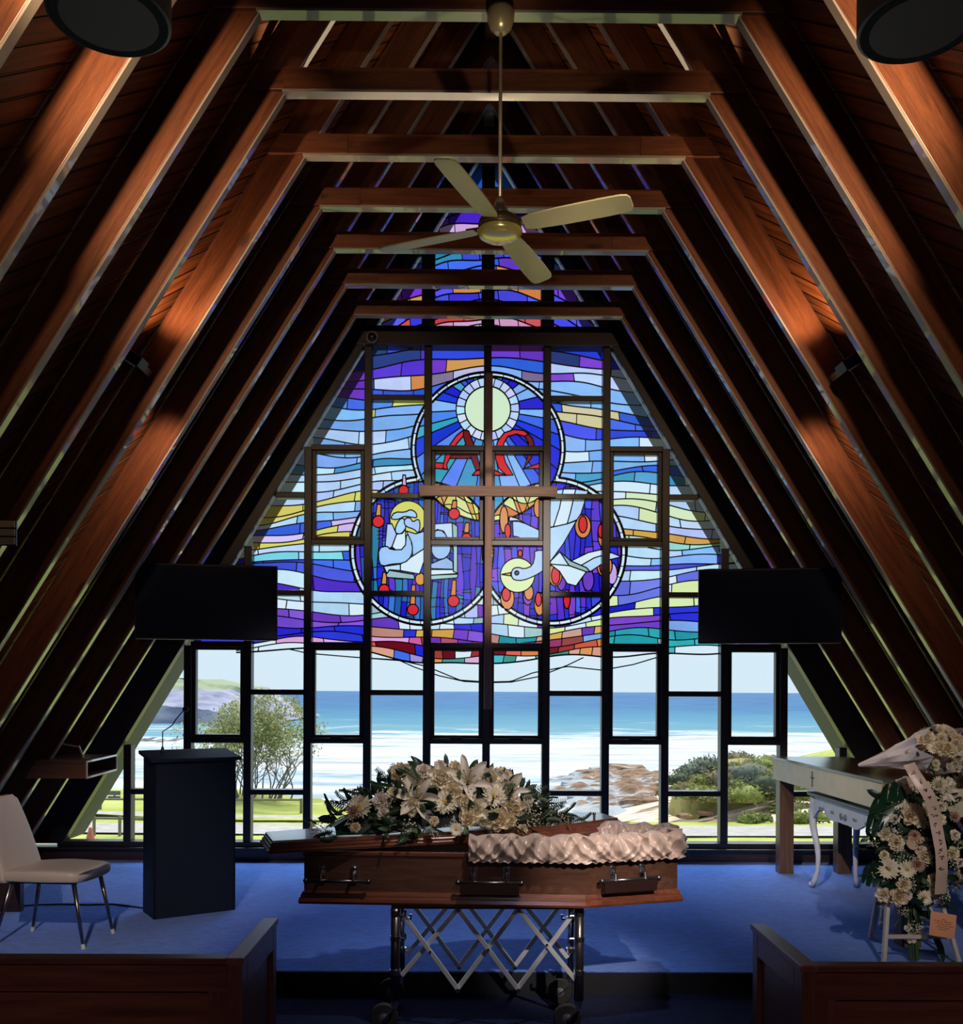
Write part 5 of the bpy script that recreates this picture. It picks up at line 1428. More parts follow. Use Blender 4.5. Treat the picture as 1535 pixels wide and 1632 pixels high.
def stroke(u0, v0, u1, v1):
    a = ribbon(u0, v0)+Vector((0,-.005,0)); b = ribbon(u1, v1)+Vector((0,-.005,0)); q.bar(a, b, .004, .003, up=(0,1,0))
M_INK = plain('dark_lettering', lin(70, 50, 48), rough=.6)
for u in [.10, .19, .27, .34, .44, .50, .56, .62, .68, .73, .78, .83]:
    h = .035; k = rl.randrange(4)
    for _ in range(5):
        a_ = rl.uniform(0, .03); v_ = rl.uniform(.28, .68); stroke(u+a_, v_, u+a_+rl.uniform(-.006, .012), v_+rl.uniform(.04, .16))
obj('lettering', q, M_INK, rb)
# card
c = [at(1484, 1452, 5.47), at(1525, 1459, 5.47), at(1521, 1497, 5.44), at(1481, 1490, 5.44)]
q = MB(); q.hexa([c[3], c[2], c[2]+Vector((0,.003,0)), c[3]+Vector((0,.003,0)), c[0], c[1], c[1]+Vector((0,.003,0)), c[0]+Vector((0,.003,0))]); cdv = obj('message_card', q, plain('salmon_card', lin(226, 158, 120), rough=.6, vary=.03), sp)
q = MB()
for i, (a_, b_) in enumerate(((.45, .6), (.12, .85), (.2, .8), (.3, .9), (.25, .75), (.35, .7))):
    t = .26+.085*i
    def cpnt(u, v): return (c[0]*(1-u)+c[1]*u)*(1-v)+(c[3]*(1-u)+c[2]*u)*v+Vector((0,-.002,0))
    x = a_
    while x < b_: w = rl.uniform(.05, .12); q.bar(cpnt(x, t), cpnt(min(b_, x+w), t), .002, .0025, up=(0,1,0)); x += w+.03
obj('handwriting', q, M_INK, cdv)

# ------------------------------------------------------------------ wrapped bouquet on the altar table
tipP = Vector((2.69, 6.98, tz+.05)); hd = Vector((2.95, 6.36, tz+.20)); dv = (hd-tipP); BLn = dv.length; dv.normalize()
root = empty('wrapped_bouquet', (2.85, 6.6, tz), 'bouquet of cream flowers wrapped in white and brown paper, lying on the altar table', 'bouquet')
M_PAPER = plain('white_wrapping_paper', lin(226, 216, 220), rough=.6, vary=.05, trans=.25, bump=.2, bscale=12)
M_KRAFT = plain('brown_kraft_paper', lin(186, 150, 118), rough=.7, vary=.08)
bu = dv.cross(Vector((0,0,1))).normalized(); bv = bu.cross(dv)
def cone(r0, r1, jag, mat, name, a0, a1, l0=0., l1=1.0, seed=0):
    q = MB()
    def f_(u, v):
        a = a0+(a1-a0)*u; t = l0+(l1-l0)*v; r = r0+(r1-r0)*t**1.1
        r *= 1+.24*noise.noise(Vector((a*2.2, t*3, seed)))*(.3+t); ext = jag*(abs((u*5) % 1-.5)-.25)*(v > .97)*2
        p = tipP+dv*(t*BLn+ext)+(bu*math.cos(a)+bv*math.sin(a)*.82)*r; p.z = max(p.z, tz+.004+.006*v); return p
    q.grid(30, 10, f_); o = obj(name, q, mat, root, smooth=False); return o
cone(.012, .155, .10, M_KRAFT, 'kraft_wrap', -.3, PI+.6, 0, .9, 1)
cone(.018, .185, .14, M_PAPER, 'paper_wrap', PI*.35, PI*2.25, .0, 1.08, 4)
q = MB(); a = tipP+dv*BLn*.35
bq = tipP+dv*BLn
for i in range(46):
    a = r5.uniform(0, 2*PI); r = .17*math.sqrt(r5.random()); p = bq+(bu*math.cos(a)+bv*math.sin(a)*.85)*r+dv*(.03+.12*(1-(r/.17)**2)); n = (dv*.8+(p-bq)*2.5+Vector((-.3,-.4,.3))).normalized()
    p.z = max(p.z, tz+.05)
    put(r5.choice(['carnation', 'chrysanthemum', 'rose', 'carnation', 'gerbera']), p, n, root, r5.uniform(.7, 1.0), var=0)
for i in range(18):
    a = r5.uniform(0, 2*PI); r = .14; p = bq+(bu*math.cos(a)+bv*math.sin(a)*.85)*r; p.z = max(p.z, tz+.05); put('leaf', p, dv+(p-bq)*4, root, r5.uniform(.6, .9))
# ------------------------------------------------------------------ outdoors: lawn, shore, surf and sea
SEA = CAM.z-14.0; LAWN = CAM.z-3.52
def outmat(name, build, rough=.9, spec=.1, gain=.52):
    m, nt, out = newmat(name); b = N(nt, 'ShaderNodeBsdfPrincipled', Roughness=rough); b.inputs['Specular IOR Level'].default_value = spec
    g = nt.nodes.new('ShaderNodeNewGeometry'); c = build(nt, g.outputs['Position']); dm = N(nt, 'ShaderNodeMixRGB', blend_type='MULTIPLY'); dm.inputs[0].default_value = 1; dm.inputs[2].default_value = (gain, gain, gain, 1); nt.links.new(c, dm.inputs[1]); nt.links.new(dm.outputs[0], b.inputs['Base Color']); nt.links.new(b.outputs[0], out.inputs[0]); return m
def nz(nt, vec, scale, sc3=(1,1,1), detail=5, dist=0):
    mp = nt.nodes.new('ShaderNodeMapping'); mp.inputs['Scale'].default_value = sc3; nt.links.new(vec, mp.inputs[0])
    n = N(nt, 'ShaderNodeTexNoise', Scale=scale, Detail=float(detail), Roughness=.6); n.inputs['Distortion'].default_value = dist; nt.links.new(mp.outputs[0], n.inputs['Vector']); return n.outputs['Fac']
def mth(nt, op, a, b=None, c=None):
    n = N(nt, 'ShaderNodeMath', operation=op)
    for i, v in enumerate((a, b, c)):
        if v is None: continue
        if isinstance(v, (int, float)): n.inputs[i].default_value = v
        else: nt.links.new(v, n.inputs[i])
    return n.outputs[0]
def mix(nt, f, a, b):
    n = N(nt, 'ShaderNodeMixRGB')
    if isinstance(f, (int, float)): n.inputs[0].default_value = f
    else: nt.links.new(f, n.inputs[0])
    for i, v in ((1, a), (2, b)):
        if isinstance(v, tuple): n.inputs[i].default_value = (*v[:3], 1)
        else: nt.links.new(v, n.inputs[i])
    return n.outputs[0]
def sea_col(nt, pos):
    sp_ = nt.nodes.new('ShaderNodeSeparateXYZ'); nt.links.new(pos, sp_.inputs[0]); Y = sp_.outputs['Y']
    # depth on a 14/Y scale: 0 at the horizon, rising to the shore
    k = mth(nt, 'DIVIDE', 140.0, Y)       # Y=14000: .01; 600: .233; 330: .42; 120: 1.17
    wob = mth(nt, 'MULTIPLY_ADD', nz(nt, pos, .02, (.35, 1, 1), 4), .10, -.05)
    kk = mth(nt, 'ADD', k, wob)
    base = ramp(nt, [(0, lin(92, 138, 190)), (.05, lin(76, 124, 178)), (.17, lin(76, 130, 180)), (.26, lin(96, 160, 190)), (.38, lin(128, 184, 196)), (.7, lin(170, 208, 214)), (1, lin(190, 208, 216))], kk).outputs[0]
    cmb = nt.nodes.new('ShaderNodeCombineXYZ'); nt.links.new(mth(nt, 'DIVIDE', sp_.outputs['X'], Y), cmb.inputs[0]); nt.links.new(k, cmb.inputs[1])
    rip = nz(nt, cmb.outputs[0], 1.0, (22, 260, 1), 5, .4); rip = mth(nt, 'MINIMUM', mth(nt, 'MAXIMUM', mth(nt, 'MULTIPLY', mth(nt, 'SUBTRACT', rip, .42), 2.6), 0.0), .6)
    base = mix(nt, rip, base, lin(112, 170, 214))
    f1 = nz(nt, pos, .035, (.20, 1, 1), 7, .6); f2 = nz(nt, pos, .12, (.4, 1, 1), 6, .8)
    ff = mth(nt, 'MULTIPLY_ADD', f2, .4, mth(nt, 'MULTIPLY', f1, .6))
    th = ramp(nt, [(0, (.9,)*3), (.17, (.70,)*3), (.24, (.61,)*3), (.36, (.58,)*3), (.44, (.44,)*3), (.60, (.36,)*3), (1, (.36,)*3)], kk).outputs[0]
    fo = mth(nt, 'MULTIPLY', mth(nt, 'SUBTRACT', ff, th), 9.0); fo = mth(nt, 'MINIMUM', mth(nt, 'MAXIMUM', fo, 0.0), 1.0)
    sh = nz(nt, pos, .09, (.25, 1, 1), 7, 1.2); white = ramp(nt, [(.36, (.62, .70, .76)), (.5, (1.0, 1.04, 1.08)), (.64, (1.3, 1.32, 1.34))], sh).outputs[0]
    return mix(nt, fo, base, white)
q = MB(); rows = [45]
while rows[-1] < 16000: rows.append(rows[-1]*1.035)
nx = 60; vs = []; fs = []
for Y in rows:
    for i in range(nx+1):
        t = i/nx*2-1; X = t*Y*.95; h = 0
        if Y < 700: h = (.5+.5*min(1, Y/400))*noise.noise(Vector((X*.02, Y*.05, 0)))*.9
        if 300 < Y < 420: h += 2.6*math.exp(-((Y-338)/9)**2)*max(0, math.exp(-((X+32)/22)**2)+.4*noise.noise(Vector((X*.03, 7, 0))))
        vs.append((X, Y, SEA+h))
for r in range(len(rows)-1):
    for i in range(nx): a = r*(nx+1)+i; fs.append((a, a+1, a+nx+2, a+nx+1))
q.add(vs, fs); sea = tag(obj('sea', q, outmat('sea_water', sea_col, .8, .05, .45), smooth=True), kind='structure')

def hf(name, mat, x0, x1, y0, y1, nx, ny, fn, kind='structure', smooth=True):
    q = MB(); q.grid(nx, ny, lambda u, v: Vector((x0+(x1-x0)*u, y0+(y1-y0)*v, fn(x0+(x1-x0)*u, y0+(y1-y0)*v)))); return tag(obj(name, q, mat, smooth=smooth), kind=kind)
def grass_col(nt, pos):
    a = nz(nt, pos, .5, (1, 2.2, 1), 6); c = ramp(nt, [(.3, lin(150, 158, 76)), (.5, lin(184, 190, 98)), (.7, lin(208, 208, 132))], a).outputs[0]
    return mix(nt, mth(nt, 'MULTIPLY', nz(nt, pos, 7.0), .3), c, lin(132, 148, 66))
M_GRASS = outmat('lawn_grass', grass_col, gain=.72)
M_PATH = outmat('pale_path', lambda nt, pos: ramp(nt, [(.3, lin(196, 190, 182)), (.7, lin(226, 220, 214))], nz(nt, pos, 3.0)).outputs[0])
def lawn_edge(x): return 31.5 if x < -4.5 else (29.0 if x < -1 else (26.0 if x > 2 else 26+3*(2-x)/3))
q = MB()
def lw(u, v):
    x = -30+60*u; y1 = lawn_edge(x); y = 9.6+(y1-9.6)*v; return Vector((x, y, LAWN+.03*noise.noise(Vector((x*.5, y*.5, 0)))+(.25*max(0, (y-26)/5) if x < -6 else 0)))
q.grid(70, 24, lw); tag(obj('lawn', q, M_GRASS, smooth=True), kind='structure')
q = MB(); q.grid(60, 3, lambda u, v: Vector((-30+60*u, 23.4+1.7*v+.25*math.sin(u*9), LAWN+.05))); tag(obj('path_road', q, M_PATH), kind='structure')
q = MB(); q.grid(40, 2, lambda u, v: Vector((-24+20*u, 26.5+.55*v+.9*math.sin(u*5), LAWN+.13))); tag(obj('path', q, M_PATH), kind='structure')
# drop below the lawn
M_BANK = outmat('bank_earth', lambda nt, pos: ramp(nt, [(.3, lin(120, 112, 70)), (.7, lin(160, 150, 96))], nz(nt, pos, .8)).outputs[0])
q = MB(); q.grid(60, 8, lambda u, v: Vector((-40+80*u, lawn_edge(-40+80*u)-.05+34*v, LAWN-.05-9.5*v**.6+.4*noise.noise(Vector((u*30, v*6, 2)))))); tag(obj('terrain_bank', q, M_BANK, smooth=True), kind='structure')

# beach and reef below the right headland
def sand_col(nt, pos):
    c = ramp(nt, [(.35, lin(236, 204, 168)), (.65, lin(250, 228, 200))], nz(nt, pos, .3)).outputs[0]
    r = nz(nt, pos, .22, (.6, 1.6, 1), 7, .5); f = mth(nt, 'MINIMUM', mth(nt, 'MAXIMUM', mth(nt, 'MULTIPLY', mth(nt, 'SUBTRACT', r, .56), 14.0), 0.0), 1.0)
    return mix(nt, f, c, lin(132, 100, 78))
xa, xb = at(930, 1300, 95).x, at(1420, 1300, 95).x
hf('beach', outmat('beach_sand', sand_col, gain=.7), xa, xb, 60, 150, 60, 60, lambda x, y: -7.6-(y-66)*.03-max(0, y-95)*.045-max(0, (xa+16-x))*.22+.5*noise.noise(Vector((x*.1, y*.1, 0))))
def rock_col(nt, pos):
    r = nz(nt, pos, .7, (.7, 1.4, 2), 9, .5); sp_ = nt.nodes.new('ShaderNodeSeparateXYZ'); nt.links.new(pos, sp_.inputs[0]); wv = nz(nt, pos, .3, (.5, 1, 1), 7, 1.0)
    zz = mth(nt, 'MULTIPLY_ADD', wv, -3.4, mth(nt, 'SUBTRACT', sp_.outputs['Z'], SEA-.9)); fm = mth(nt, 'MINIMUM', mth(nt, 'MAXIMUM', mth(nt, 'MULTIPLY', zz, 2.5), 0.0), 1.0)
    return mix(nt, fm, (.62, .64, .66), ramp(nt, [(.3, lin(96, 76, 62)), (.48, lin(150, 118, 94)), (.62, lin(196, 160, 128)), (.75, lin(214, 190, 164))], r).outputs[0])
M_REEF = outmat('reef_rock', rock_col)
def reef(x, y):
    c = at(985, 1258, y).x; w = 11+.06*(y-100); d = ((x-c)/w)**2+((y-132)/40)**2
    return SEA-1.6+2.5*max(0, 1-d)**.7+1.9*noise.noise(Vector((x*.12, y*.07, 3)))+1.3*abs(noise.noise(Vector((x*.4, y*.22, 5))))
hf('shore_reef', M_REEF, at(830, 1258, 130).x, at(1120, 1258, 130).x, 92, 178, 70, 70, reef, smooth=False)
rk = random.Random(9)
for i, (px, py, Y, r) in enumerate(((905,1246,150,2.4), (930,1252,142,2.0), (955,1240,155,3.4), (985,1232,165,3.6), (1010,1240,158,3.0), (1035,1262,135,3.0), (940,1274,124,2.2), (975,1282,118,2.4), (1020,1285,114,2.6), (1090,1300,80,.45), (1125,1296,80,.55), (1150,1302,79,.4))):
    c = at(px, py, Y); q = MB()
    q.ball((0,0,0), 1, 14, 9); q.v = [Vector((v.x*r*1.5, v.y*r*1.2, v.z*r*.42))*(1+.45*noise.noise(v*1.7+Vector((i*7, 0, 0)))) for v in q.v]; q.v = [v+c for v in q.v]
    tag(obj('shore_rock', q, M_REEF), ['low brown rock at the seaward end of the reef', 'flat brown rock awash in the white surf', 'broad brown rock where the reef meets the surf', 'highest brown rock on the reef', 'brown rock beside the highest reef rock', 'brown rock at the landward side of the reef', 'low rock on the near edge of the reef', 'wide low rock on the reef nearest the lawn', 'pale brown rock between reef and beach', 'small rock on the sand below the shrubs', 'larger boulder on the sand below the shrubs', 'small boulder on the sand beside the altar table leg'][i], 'rock', 'rocks of the reef and beach')

# right headland with scrub
def mound_col(nt, pos):
    a = nz(nt, pos, .35, (1, 1, 1.5), 6); return ramp(nt, [(.3, lin(112, 108, 56)), (.45, lin(168, 160, 84)), (.58, lin(196, 178, 120)), (.72, lin(178, 190, 84))], a).outputs[0]
M_MND = outmat('headland_scrub_ground', mound_col)
def top_z(x, Y):
    px = CX+F*(x-CAM.x)/92; P = [(1040,1300), (1075,1262), (1100,1232), (1130,1216), (1165,1206), (1200,1203), (1245,1206), (1300,1212), (1400,1214)]
    for i in range(len(P)-1):
        if P[i][0] <= px <= P[i+1][0]: t = (px-P[i][0])/(P[i+1][0]-P[i][0]); y = P[i][1]*(1-t)+P[i+1][1]*t; break
    else: y = 1300 if px < 1040 else 1214
    return CAM.z-(y-CY)*Y/F
def mnd(x, y):
    def sm(a): a = min(1, max(0, a)); return a*a*(3-2*a)
    tz_ = max(-8.0, top_z(x, 92)); base = -9.0+1.2*sm((y-85)/1.6); t = (y-85.3)/6.7
    f = max(0, t)**.7 if t < 1 else max(0, 1-((y-92)/8)**2)
    z = base+(tz_-base)*f*(1+.16*noise.noise(Vector((x*.35, y*.5, 8))))+.35*noise.noise(Vector((x*.3, y*.3, 0)))
    if y > 94: z -= 4*((y-94)/5.5)
    return z-6*(1-sm((x-XM0)/2.6))
XM0 = at(1062, 1250, 88).x
hf('hill_headland', M_MND, XM0, at(1480, 1250, 90).x, 85, 99.5, 110, 50, mnd)
hf('hill_green', M_GRASS, at(1225, 1190, 150).x, at(1600, 1190, 150).x, 130, 175, 40, 16, lambda x, y: SEA+ (CAM.z-(1184-CY)*150/F-SEA)*max(0, 1-((y-150)/26)**2)*min(1, max(0, (x-at(1225, 1190, 150).x)/16))**.6)

def shrub(c, rx, ry, rz, n, cols, label, group, seed, name='coastal_shrub', leaf=.3):
    rs = random.Random(seed); root = empty(name, c, label, 'shrub', group)
    q = MB()
    for i in range(n):
        d = Vector((rs.gauss(0, 1), rs.gauss(0, 1), rs.gauss(0, 1))).normalized(); 
        if d.z < -.2: d.z = -d.z*.3
        f = rs.uniform(.72, 1.02)*(1+.25*noise.noise(d*2.2+Vector((seed, 0, 0)))); p = Vector(c)+Vector((d.x*rx, d.y*ry, d.z*rz))*f
        u = Vector((rs.gauss(0, 1), rs.gauss(0, 1), rs.gauss(0, 1))).normalized(); w = u.orthogonal().normalized(); l = leaf*rs.uniform(.6, 1.3); q.mat = rs.randrange(len(cols))
        q.add([p-u*l, p+w*l*.4, p+u*l, p-w*l*.4], [(0,1,2,3)])
    o = obj('foliage', q, cols, root)
    q = MB(); q.ball((0,0,0), 1, 14, 10); q.v = [Vector(c)+Vector((v.x*rx, v.y*ry, max(v.z, -.15)*rz))*.78*(1+.3*noise.noise(v*1.8+Vector((seed, 0, 0)))) for v in q.v]; obj('inner_mass', q, cols[0], root, smooth=True)
    return root
more = random.Random(77)
G1 = plain('shrub_olive', [c*.6 for c in lin(122, 128, 62)], rough=.8, trans=.3, vary=.25); G2 = plain('shrub_lime', [c*.6 for c in lin(170, 180, 80)], rough=.8, trans=.3, vary=.25); G3 = plain('shrub_dark', [c*.6 for c in lin(92, 104, 74)], rough=.8, trans=.3, vary=.25); G4 = plain('shrub_tan', [c*.6 for c in lin(168, 146, 104)], rough=.8, trans=.3, vary=.25); G5 = plain('shrub_grey', [c*.6 for c in lin(128, 138, 118)], rough=.8, trans=.3, vary=.25)
SH = [(1085,1240,88,2.0,1.1,(G3,G1),'dark coastal shrub at the seaward tip of the scrubby headland'), (1105,1226,90,1.7,1.2,(G5,G3),'grey-green shrub on the headland rising above the tip shrub'), (1128,1213,92,2.0,1.0,(G5,G1),'grey shrub on the headland crest beside the window mullion'), (1150,1238,86,2.2,1.3,(G4,G1),'tan dry shrub on the seaward slope of the headland'), (1110,1262,82,1.8,1.0,(G2,G1),'yellow-green shrub at the foot of the headland'), (1140,1266,81,1.9,1.1,(G2,G4),'pale lime shrub at the foot of the headland beside the tan one'),
      (1178,1204,93,1.8,.9,(G4,G5),'tan rounded shrub on the headland crest'), (1192,1232,86,2.6,1.7,(G5,G4),'large grey shrub in the middle of the headland'), (1185,1266,81,2.2,1.4,(G2,G1),'bright lime shrub above the beach, below the large grey one'), (1214,1218,88,1.8,1.2,(G2,),'lime shrub on the headland beside the altar table end'), (1222,1255,82,2.0,1.8,(G3,G1),'dark green shrub beside the altar table leg'), (1255,1245,84,2.6,2.0,(G1,G2),'olive shrub seen between the altar table legs'), (1290,1260,82,2.6,2.2,(G2,G1),'wide lime shrub seen behind the console table'), (1260,1285,80,2.0,1.0,(G1,G2),'low olive shrub at the back of the beach')]
SH += [(1070,1258,84,1.3,.7,(G4,G3),'low tan shrub at the very tip of the headland'), (1092,1252,84,1.4,.8,(G4,G2),'tan shrub between the tip shrub and the foot of the headland'), (1122,1240,86,1.5,.9,(G2,G4),'yellow-green shrub in the middle of the seaward slope'), (1165,1222,89,1.6,.9,(G1,G2),'olive shrub just below the tan crest shrub'), (1140,1222,90,1.2,.8,(G3,G5),'dark shrub below the grey crest shrub'), (1168,1250,83,1.6,1.0,(G1,G3),'olive shrub below the large grey shrub'), (1232,1206,91,1.7,.7,(G4,G2),'tan shrub on the crest beside the altar table end')]
for i, (px, py, Y, rx, rz, cols, lab) in enumerate(SH): shrub(at(px, py+8, Y), rx, rx*.8, rz, 420, list(cols), lab, 'shrubs on the headland', i+3, leaf=.22)
for i, (px, Y, r, lab) in enumerate(((1195,25.9,.34,'small green tussock on the lawn edge beside the altar table'), (1215,26.1,.30,'smaller green tussock next to the one by the altar table'), (1272,26.0,.42,'leafy green tussock on the lawn edge behind the altar table leg'), (1300,26.2,.40,'leafy tussock behind the console table leg'), (1375,26.1,.42,'yellow-green tussock behind the monstera leaf'))):
    c = at(px, 1312, Y); c.z = LAWN+.05; shrub(c, r, r*.7, r*.75, 260, [G2, G1], lab, 'tussocks on the lawn edge', 40+i, 'tussock', .07)

# far cliff headland
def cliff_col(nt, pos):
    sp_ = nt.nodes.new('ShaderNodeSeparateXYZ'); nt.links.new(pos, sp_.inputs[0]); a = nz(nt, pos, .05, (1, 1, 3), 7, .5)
    hazy_rockc = ramp(nt, [(.3, lin(122, 124, 150)), (.5, lin(158, 158, 178)), (.7, lin(186, 182, 194))], a).outputs[0]  # distance haze is mixed into these lavender rock tones
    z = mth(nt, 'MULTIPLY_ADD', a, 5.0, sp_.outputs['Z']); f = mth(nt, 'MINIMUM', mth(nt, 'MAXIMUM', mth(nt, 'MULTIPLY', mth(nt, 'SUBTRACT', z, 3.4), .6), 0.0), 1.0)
    return mix(nt, f, hazy_rockc, lin(150, 160, 128))
CP = [(60,1078), (200,1080), (255,1086), (300,1083), (330,1088), (348,1093), (386,1096), (410,1110), (440,1130), (480,1146)]
def cl_top(px):
    for i in range(len(CP)-1):
        if CP[i][0] <= px <= CP[i+1][0]: t = (px-CP[i][0])/(CP[i+1][0]-CP[i][0]); return CP[i][1]*(1-t)+CP[i+1][1]*t
    return 1078
q = MB()
def cliff(u, v):
    px = 60+420*u; top = CAM.z-(cl_top(px)-CY)*450/F; y = 395+110*v; x = at(px, 1100, 450).x
    if v < .5: t = v/.5; f = t**.35; f = round(f*7)/7*.5+f*.5
    else: f = 1
    z = SEA-.5+(top-SEA+.5)*f+(1.2*noise.noise(Vector((x*.06, y*.06, f*4)))+.8*noise.noise(Vector((x*.3, 3, f*9))))*(f > .02)*(1-.5*(f > .99))
    return Vector((x, y+9*noise.noise(Vector((x*.05, z*.1, 1)))*(v < .5), z))
q.grid(110, 30, cliff); tag(obj('hill_cliff', q, outmat('hazy_cliff_rock', cliff_col, gain=.75), smooth=False), kind='structure')
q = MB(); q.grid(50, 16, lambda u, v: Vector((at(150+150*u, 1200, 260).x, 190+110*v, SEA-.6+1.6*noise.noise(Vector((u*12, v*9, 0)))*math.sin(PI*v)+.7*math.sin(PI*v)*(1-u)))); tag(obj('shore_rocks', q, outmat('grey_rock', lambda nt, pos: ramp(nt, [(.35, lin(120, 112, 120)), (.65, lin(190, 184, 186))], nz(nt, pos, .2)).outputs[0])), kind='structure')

# ------------------------------------------------------------------ tree, rails, sign, cone
tb = at(412, 1290, 30); tb.z = LAWN+.1
root = empty('tea_tree', tb, 'bushy many-stemmed tree with bare lower branches beyond the lawn, behind the lectern', 'tree')
M_BARK = plain('grey_bark', [c*.95 for c in lin(118, 108, 100)], rough=.9, vary=.2); LV1 = plain('tree_leaf_olive', [c*.95 for c in lin(150, 156, 96)], rough=.7, trans=.4, vary=.2); LV2 = plain('tree_leaf_pale', [c*.95 for c in lin(188, 184, 128)], rough=.7, trans=.4, vary=.2); LV3 = plain('tree_leaf_dark', [c*.95 for c in lin(110, 122, 84)], rough=.7, trans=.4, vary=.2)
rt = random.Random(17); tips = []; q = MB()
def branch(p, d, L_, r, depth):
    n = 5; pts = [p]; cur = Vector(p); dd = Vector(d)
    for i in range(n):
        dd = (dd+Vector((rt.gauss(0, .16), rt.gauss(0, .16), rt.gauss(.05, .1)))).normalized(); cur = cur+dd*L_/n; pts.append(cur.copy())
    q.tube(pts, [r*(1-.6*i/n) for i in range(n+1)], 5)
    if depth == 0: tips.append((cur, dd)); return
    for k in range(rt.choice((2, 3, 3))):
        i = rt.randrange(2, n+1); e = (dd+Vector((rt.gauss(0, .5), rt.gauss(0, .5), rt.gauss(.1, .3)))).normalized(); branch(pts[i], e, L_*rt.uniform(.55, .8), r*.5, depth-1)
for k in range(30):
    a = rt.uniform(0, 2*PI); rr_ = rt.uniform(0, 1.35); s0 = tb+Vector((math.cos(a)*rr_*.9, math.sin(a)*rr_*.5, 0)); branch(s0, Vector((math.cos(a)*.28, math.sin(a)*.2, 1)).normalized(), 1.25, .03, 3)
obj('trunk', q, M_BARK, root)
q = MB()
for p, d in tips:
    if p.z < tb.z+1.3 and rt.random() < .85: continue
    for j in range(24 if p.z > tb.z+1.9 else 9):
        c = p+Vector((rt.gauss(0, .16), rt.gauss(0, .16), rt.gauss(0, .13))); u = Vector((rt.gauss(0, 1), rt.gauss(0, 1), rt.gauss(0, 1))).normalized(); w = u.orthogonal().normalized(); l = rt.uniform(.03, .065); q.mat = rt.randrange(3)
        q.add([c-u*l, c+w*l*.45, c+u*l, c-w*l*.45], [(0,1,2,3)])
for i in range(7000):
    d = Vector((rt.gauss(0, 1), rt.gauss(0, 1), rt.gauss(0, 1))).normalized(); f = rt.random()**.4
    c = tb+Vector((.1+d.x*1.5*f, d.y*.9*f, 2.42+d.z*(1.0 if d.z > 0 else .75)*f)); c += Vector((1, 0, 1))*.25*noise.noise(c*1.6)
    if noise.noise(c*2.3) < -.12: continue
    u = Vector((rt.gauss(0, 1), rt.gauss(0, 1), rt.gauss(0, 1))).normalized(); w = u.orthogonal().normalized(); l = rt.uniform(.03, .06); q.mat = rt.randrange(3)
    q.add([c-u*l, c+w*l*.45, c+u*l, c-w*l*.45], [(0,1,2,3)])
obj('crown', q, [LV1, LV2, LV3], root)
def rail(pxs, pxe, Y, h, lab):
    a = at(pxs, 1300, Y); b = at(pxe, 1300, Y); z = LAWN+.08; root = empty('log_rail', ((a.x+b.x)/2, Y, z), lab, 'fence', 'low timber rails on the lawn'); n = max(2, int((b.x-a.x)/1.3)); m_ = plain('weathered_timber', [c*.6 for c in lin(150, 140, 124)], rough=.9)
    q = MB(); q.tube([(a.x, Y, z+h), (b.x, Y, z+h)], .03, 8); obj('rail', q, m_, root)
    for i in range(n+1):
        x = a.x+(b.x-a.x)*i/n; q = MB(); q.tube([(x, Y, z-.1), (x, Y, z+h+.04)], .04, 8); obj('post', q, m_, root)
rail(150, 232, 23.2, .34, 'low timber rail on the near lawn beside the sloping window corner'); rail(160, 480, 27.6, .30, 'long low timber rail along the far edge of the lawn')
c = at(182, 1268, 29.5); root = empty('notice_sign', (c.x, 29.5, LAWN+.2), 'small grey notice sign on the far lawn', 'sign'); M_SG = plain('grey_sign', [c*.6 for c in lin(120, 124, 130)], rough=.6)
for dz in (.08, -.08):
    q = MB(); q.box(c.x-.19, c.x+.19, 29.49, 29.51, c.z+dz-.065, c.z+dz+.065); obj('board', q, M_SG, root)
q = MB(); q.tube([(c.x, 29.53, LAWN), (c.x, 29.53, c.z+.12)], .03, 8); obj('post', q, M_SG, root)
c = at(144, 1337, 22.3); c.z = LAWN+.03; root = empty('traffic_cone', c, 'small orange cone on the lawn at the window corner', 'cone'); M_OC = plain('orange_plastic', [c*.6 for c in lin(226, 120, 86)], rough=.5)
q = MB(); q.lathe([(.10, .02), (.03, .30), (.005, .31)], c, n=18); obj('body', q, M_OC, root); q = MB(); q.box(c.x-.13, c.x+.13, c.y-.13, c.y+.13, c.z, c.z+.03); obj('base', q, M_OC, root)
# ------------------------------------------------------------------ light
w = bpy.data.worlds.new('sky'); sc.world = w; w.use_nodes = True; nt = w.node_tree; nt.nodes.clear()
out = nt.nodes.new('ShaderNodeOutputWorld'); bg = nt.nodes.new('ShaderNodeBackground'); tc = nt.nodes.new('ShaderNodeTexCoord'); sp_ = nt.nodes.new('ShaderNodeSeparateXYZ')
nt.links.new(tc.outputs['Generated'], sp_.inputs[0])
r = ramp(nt, [(0, (.66, .81, .90)), (.05, (.66, .82, .92)), (.2, (.62, .80, .95)), (.5, (.58, .78, .98)), (1, (.5, .74, 1.0))], sp_.outputs['Z'])
nt.links.new(r.outputs[0], bg.inputs[0]); bg.inputs[1].default_value = 1.06; nt.links.new(bg.outputs[0], out.inputs[0])
def light(name, typ, loc, target=None, energy=10, color=(1,1,1), size=.05, angle=60, blend=.6):
    l = bpy.data.lights.new(name, typ); l.energy = energy; l.color = color; o = bpy.data.objects.new(name, l); COL.objects.link(o); o.location = loc
    if typ == 'SPOT': l.spot_size = math.radians(angle); l.spot_blend = blend; l.shadow_soft_size = size
    if typ == 'POINT': l.shadow_soft_size = size
    if typ == 'SUN': l.angle = math.radians(angle)
    if target is not None: o.rotation_mode = 'QUATERNION'; o.rotation_quaternion = (Vector(target)-Vector(loc)).to_track_quat('-Z', 'Y')
    return o
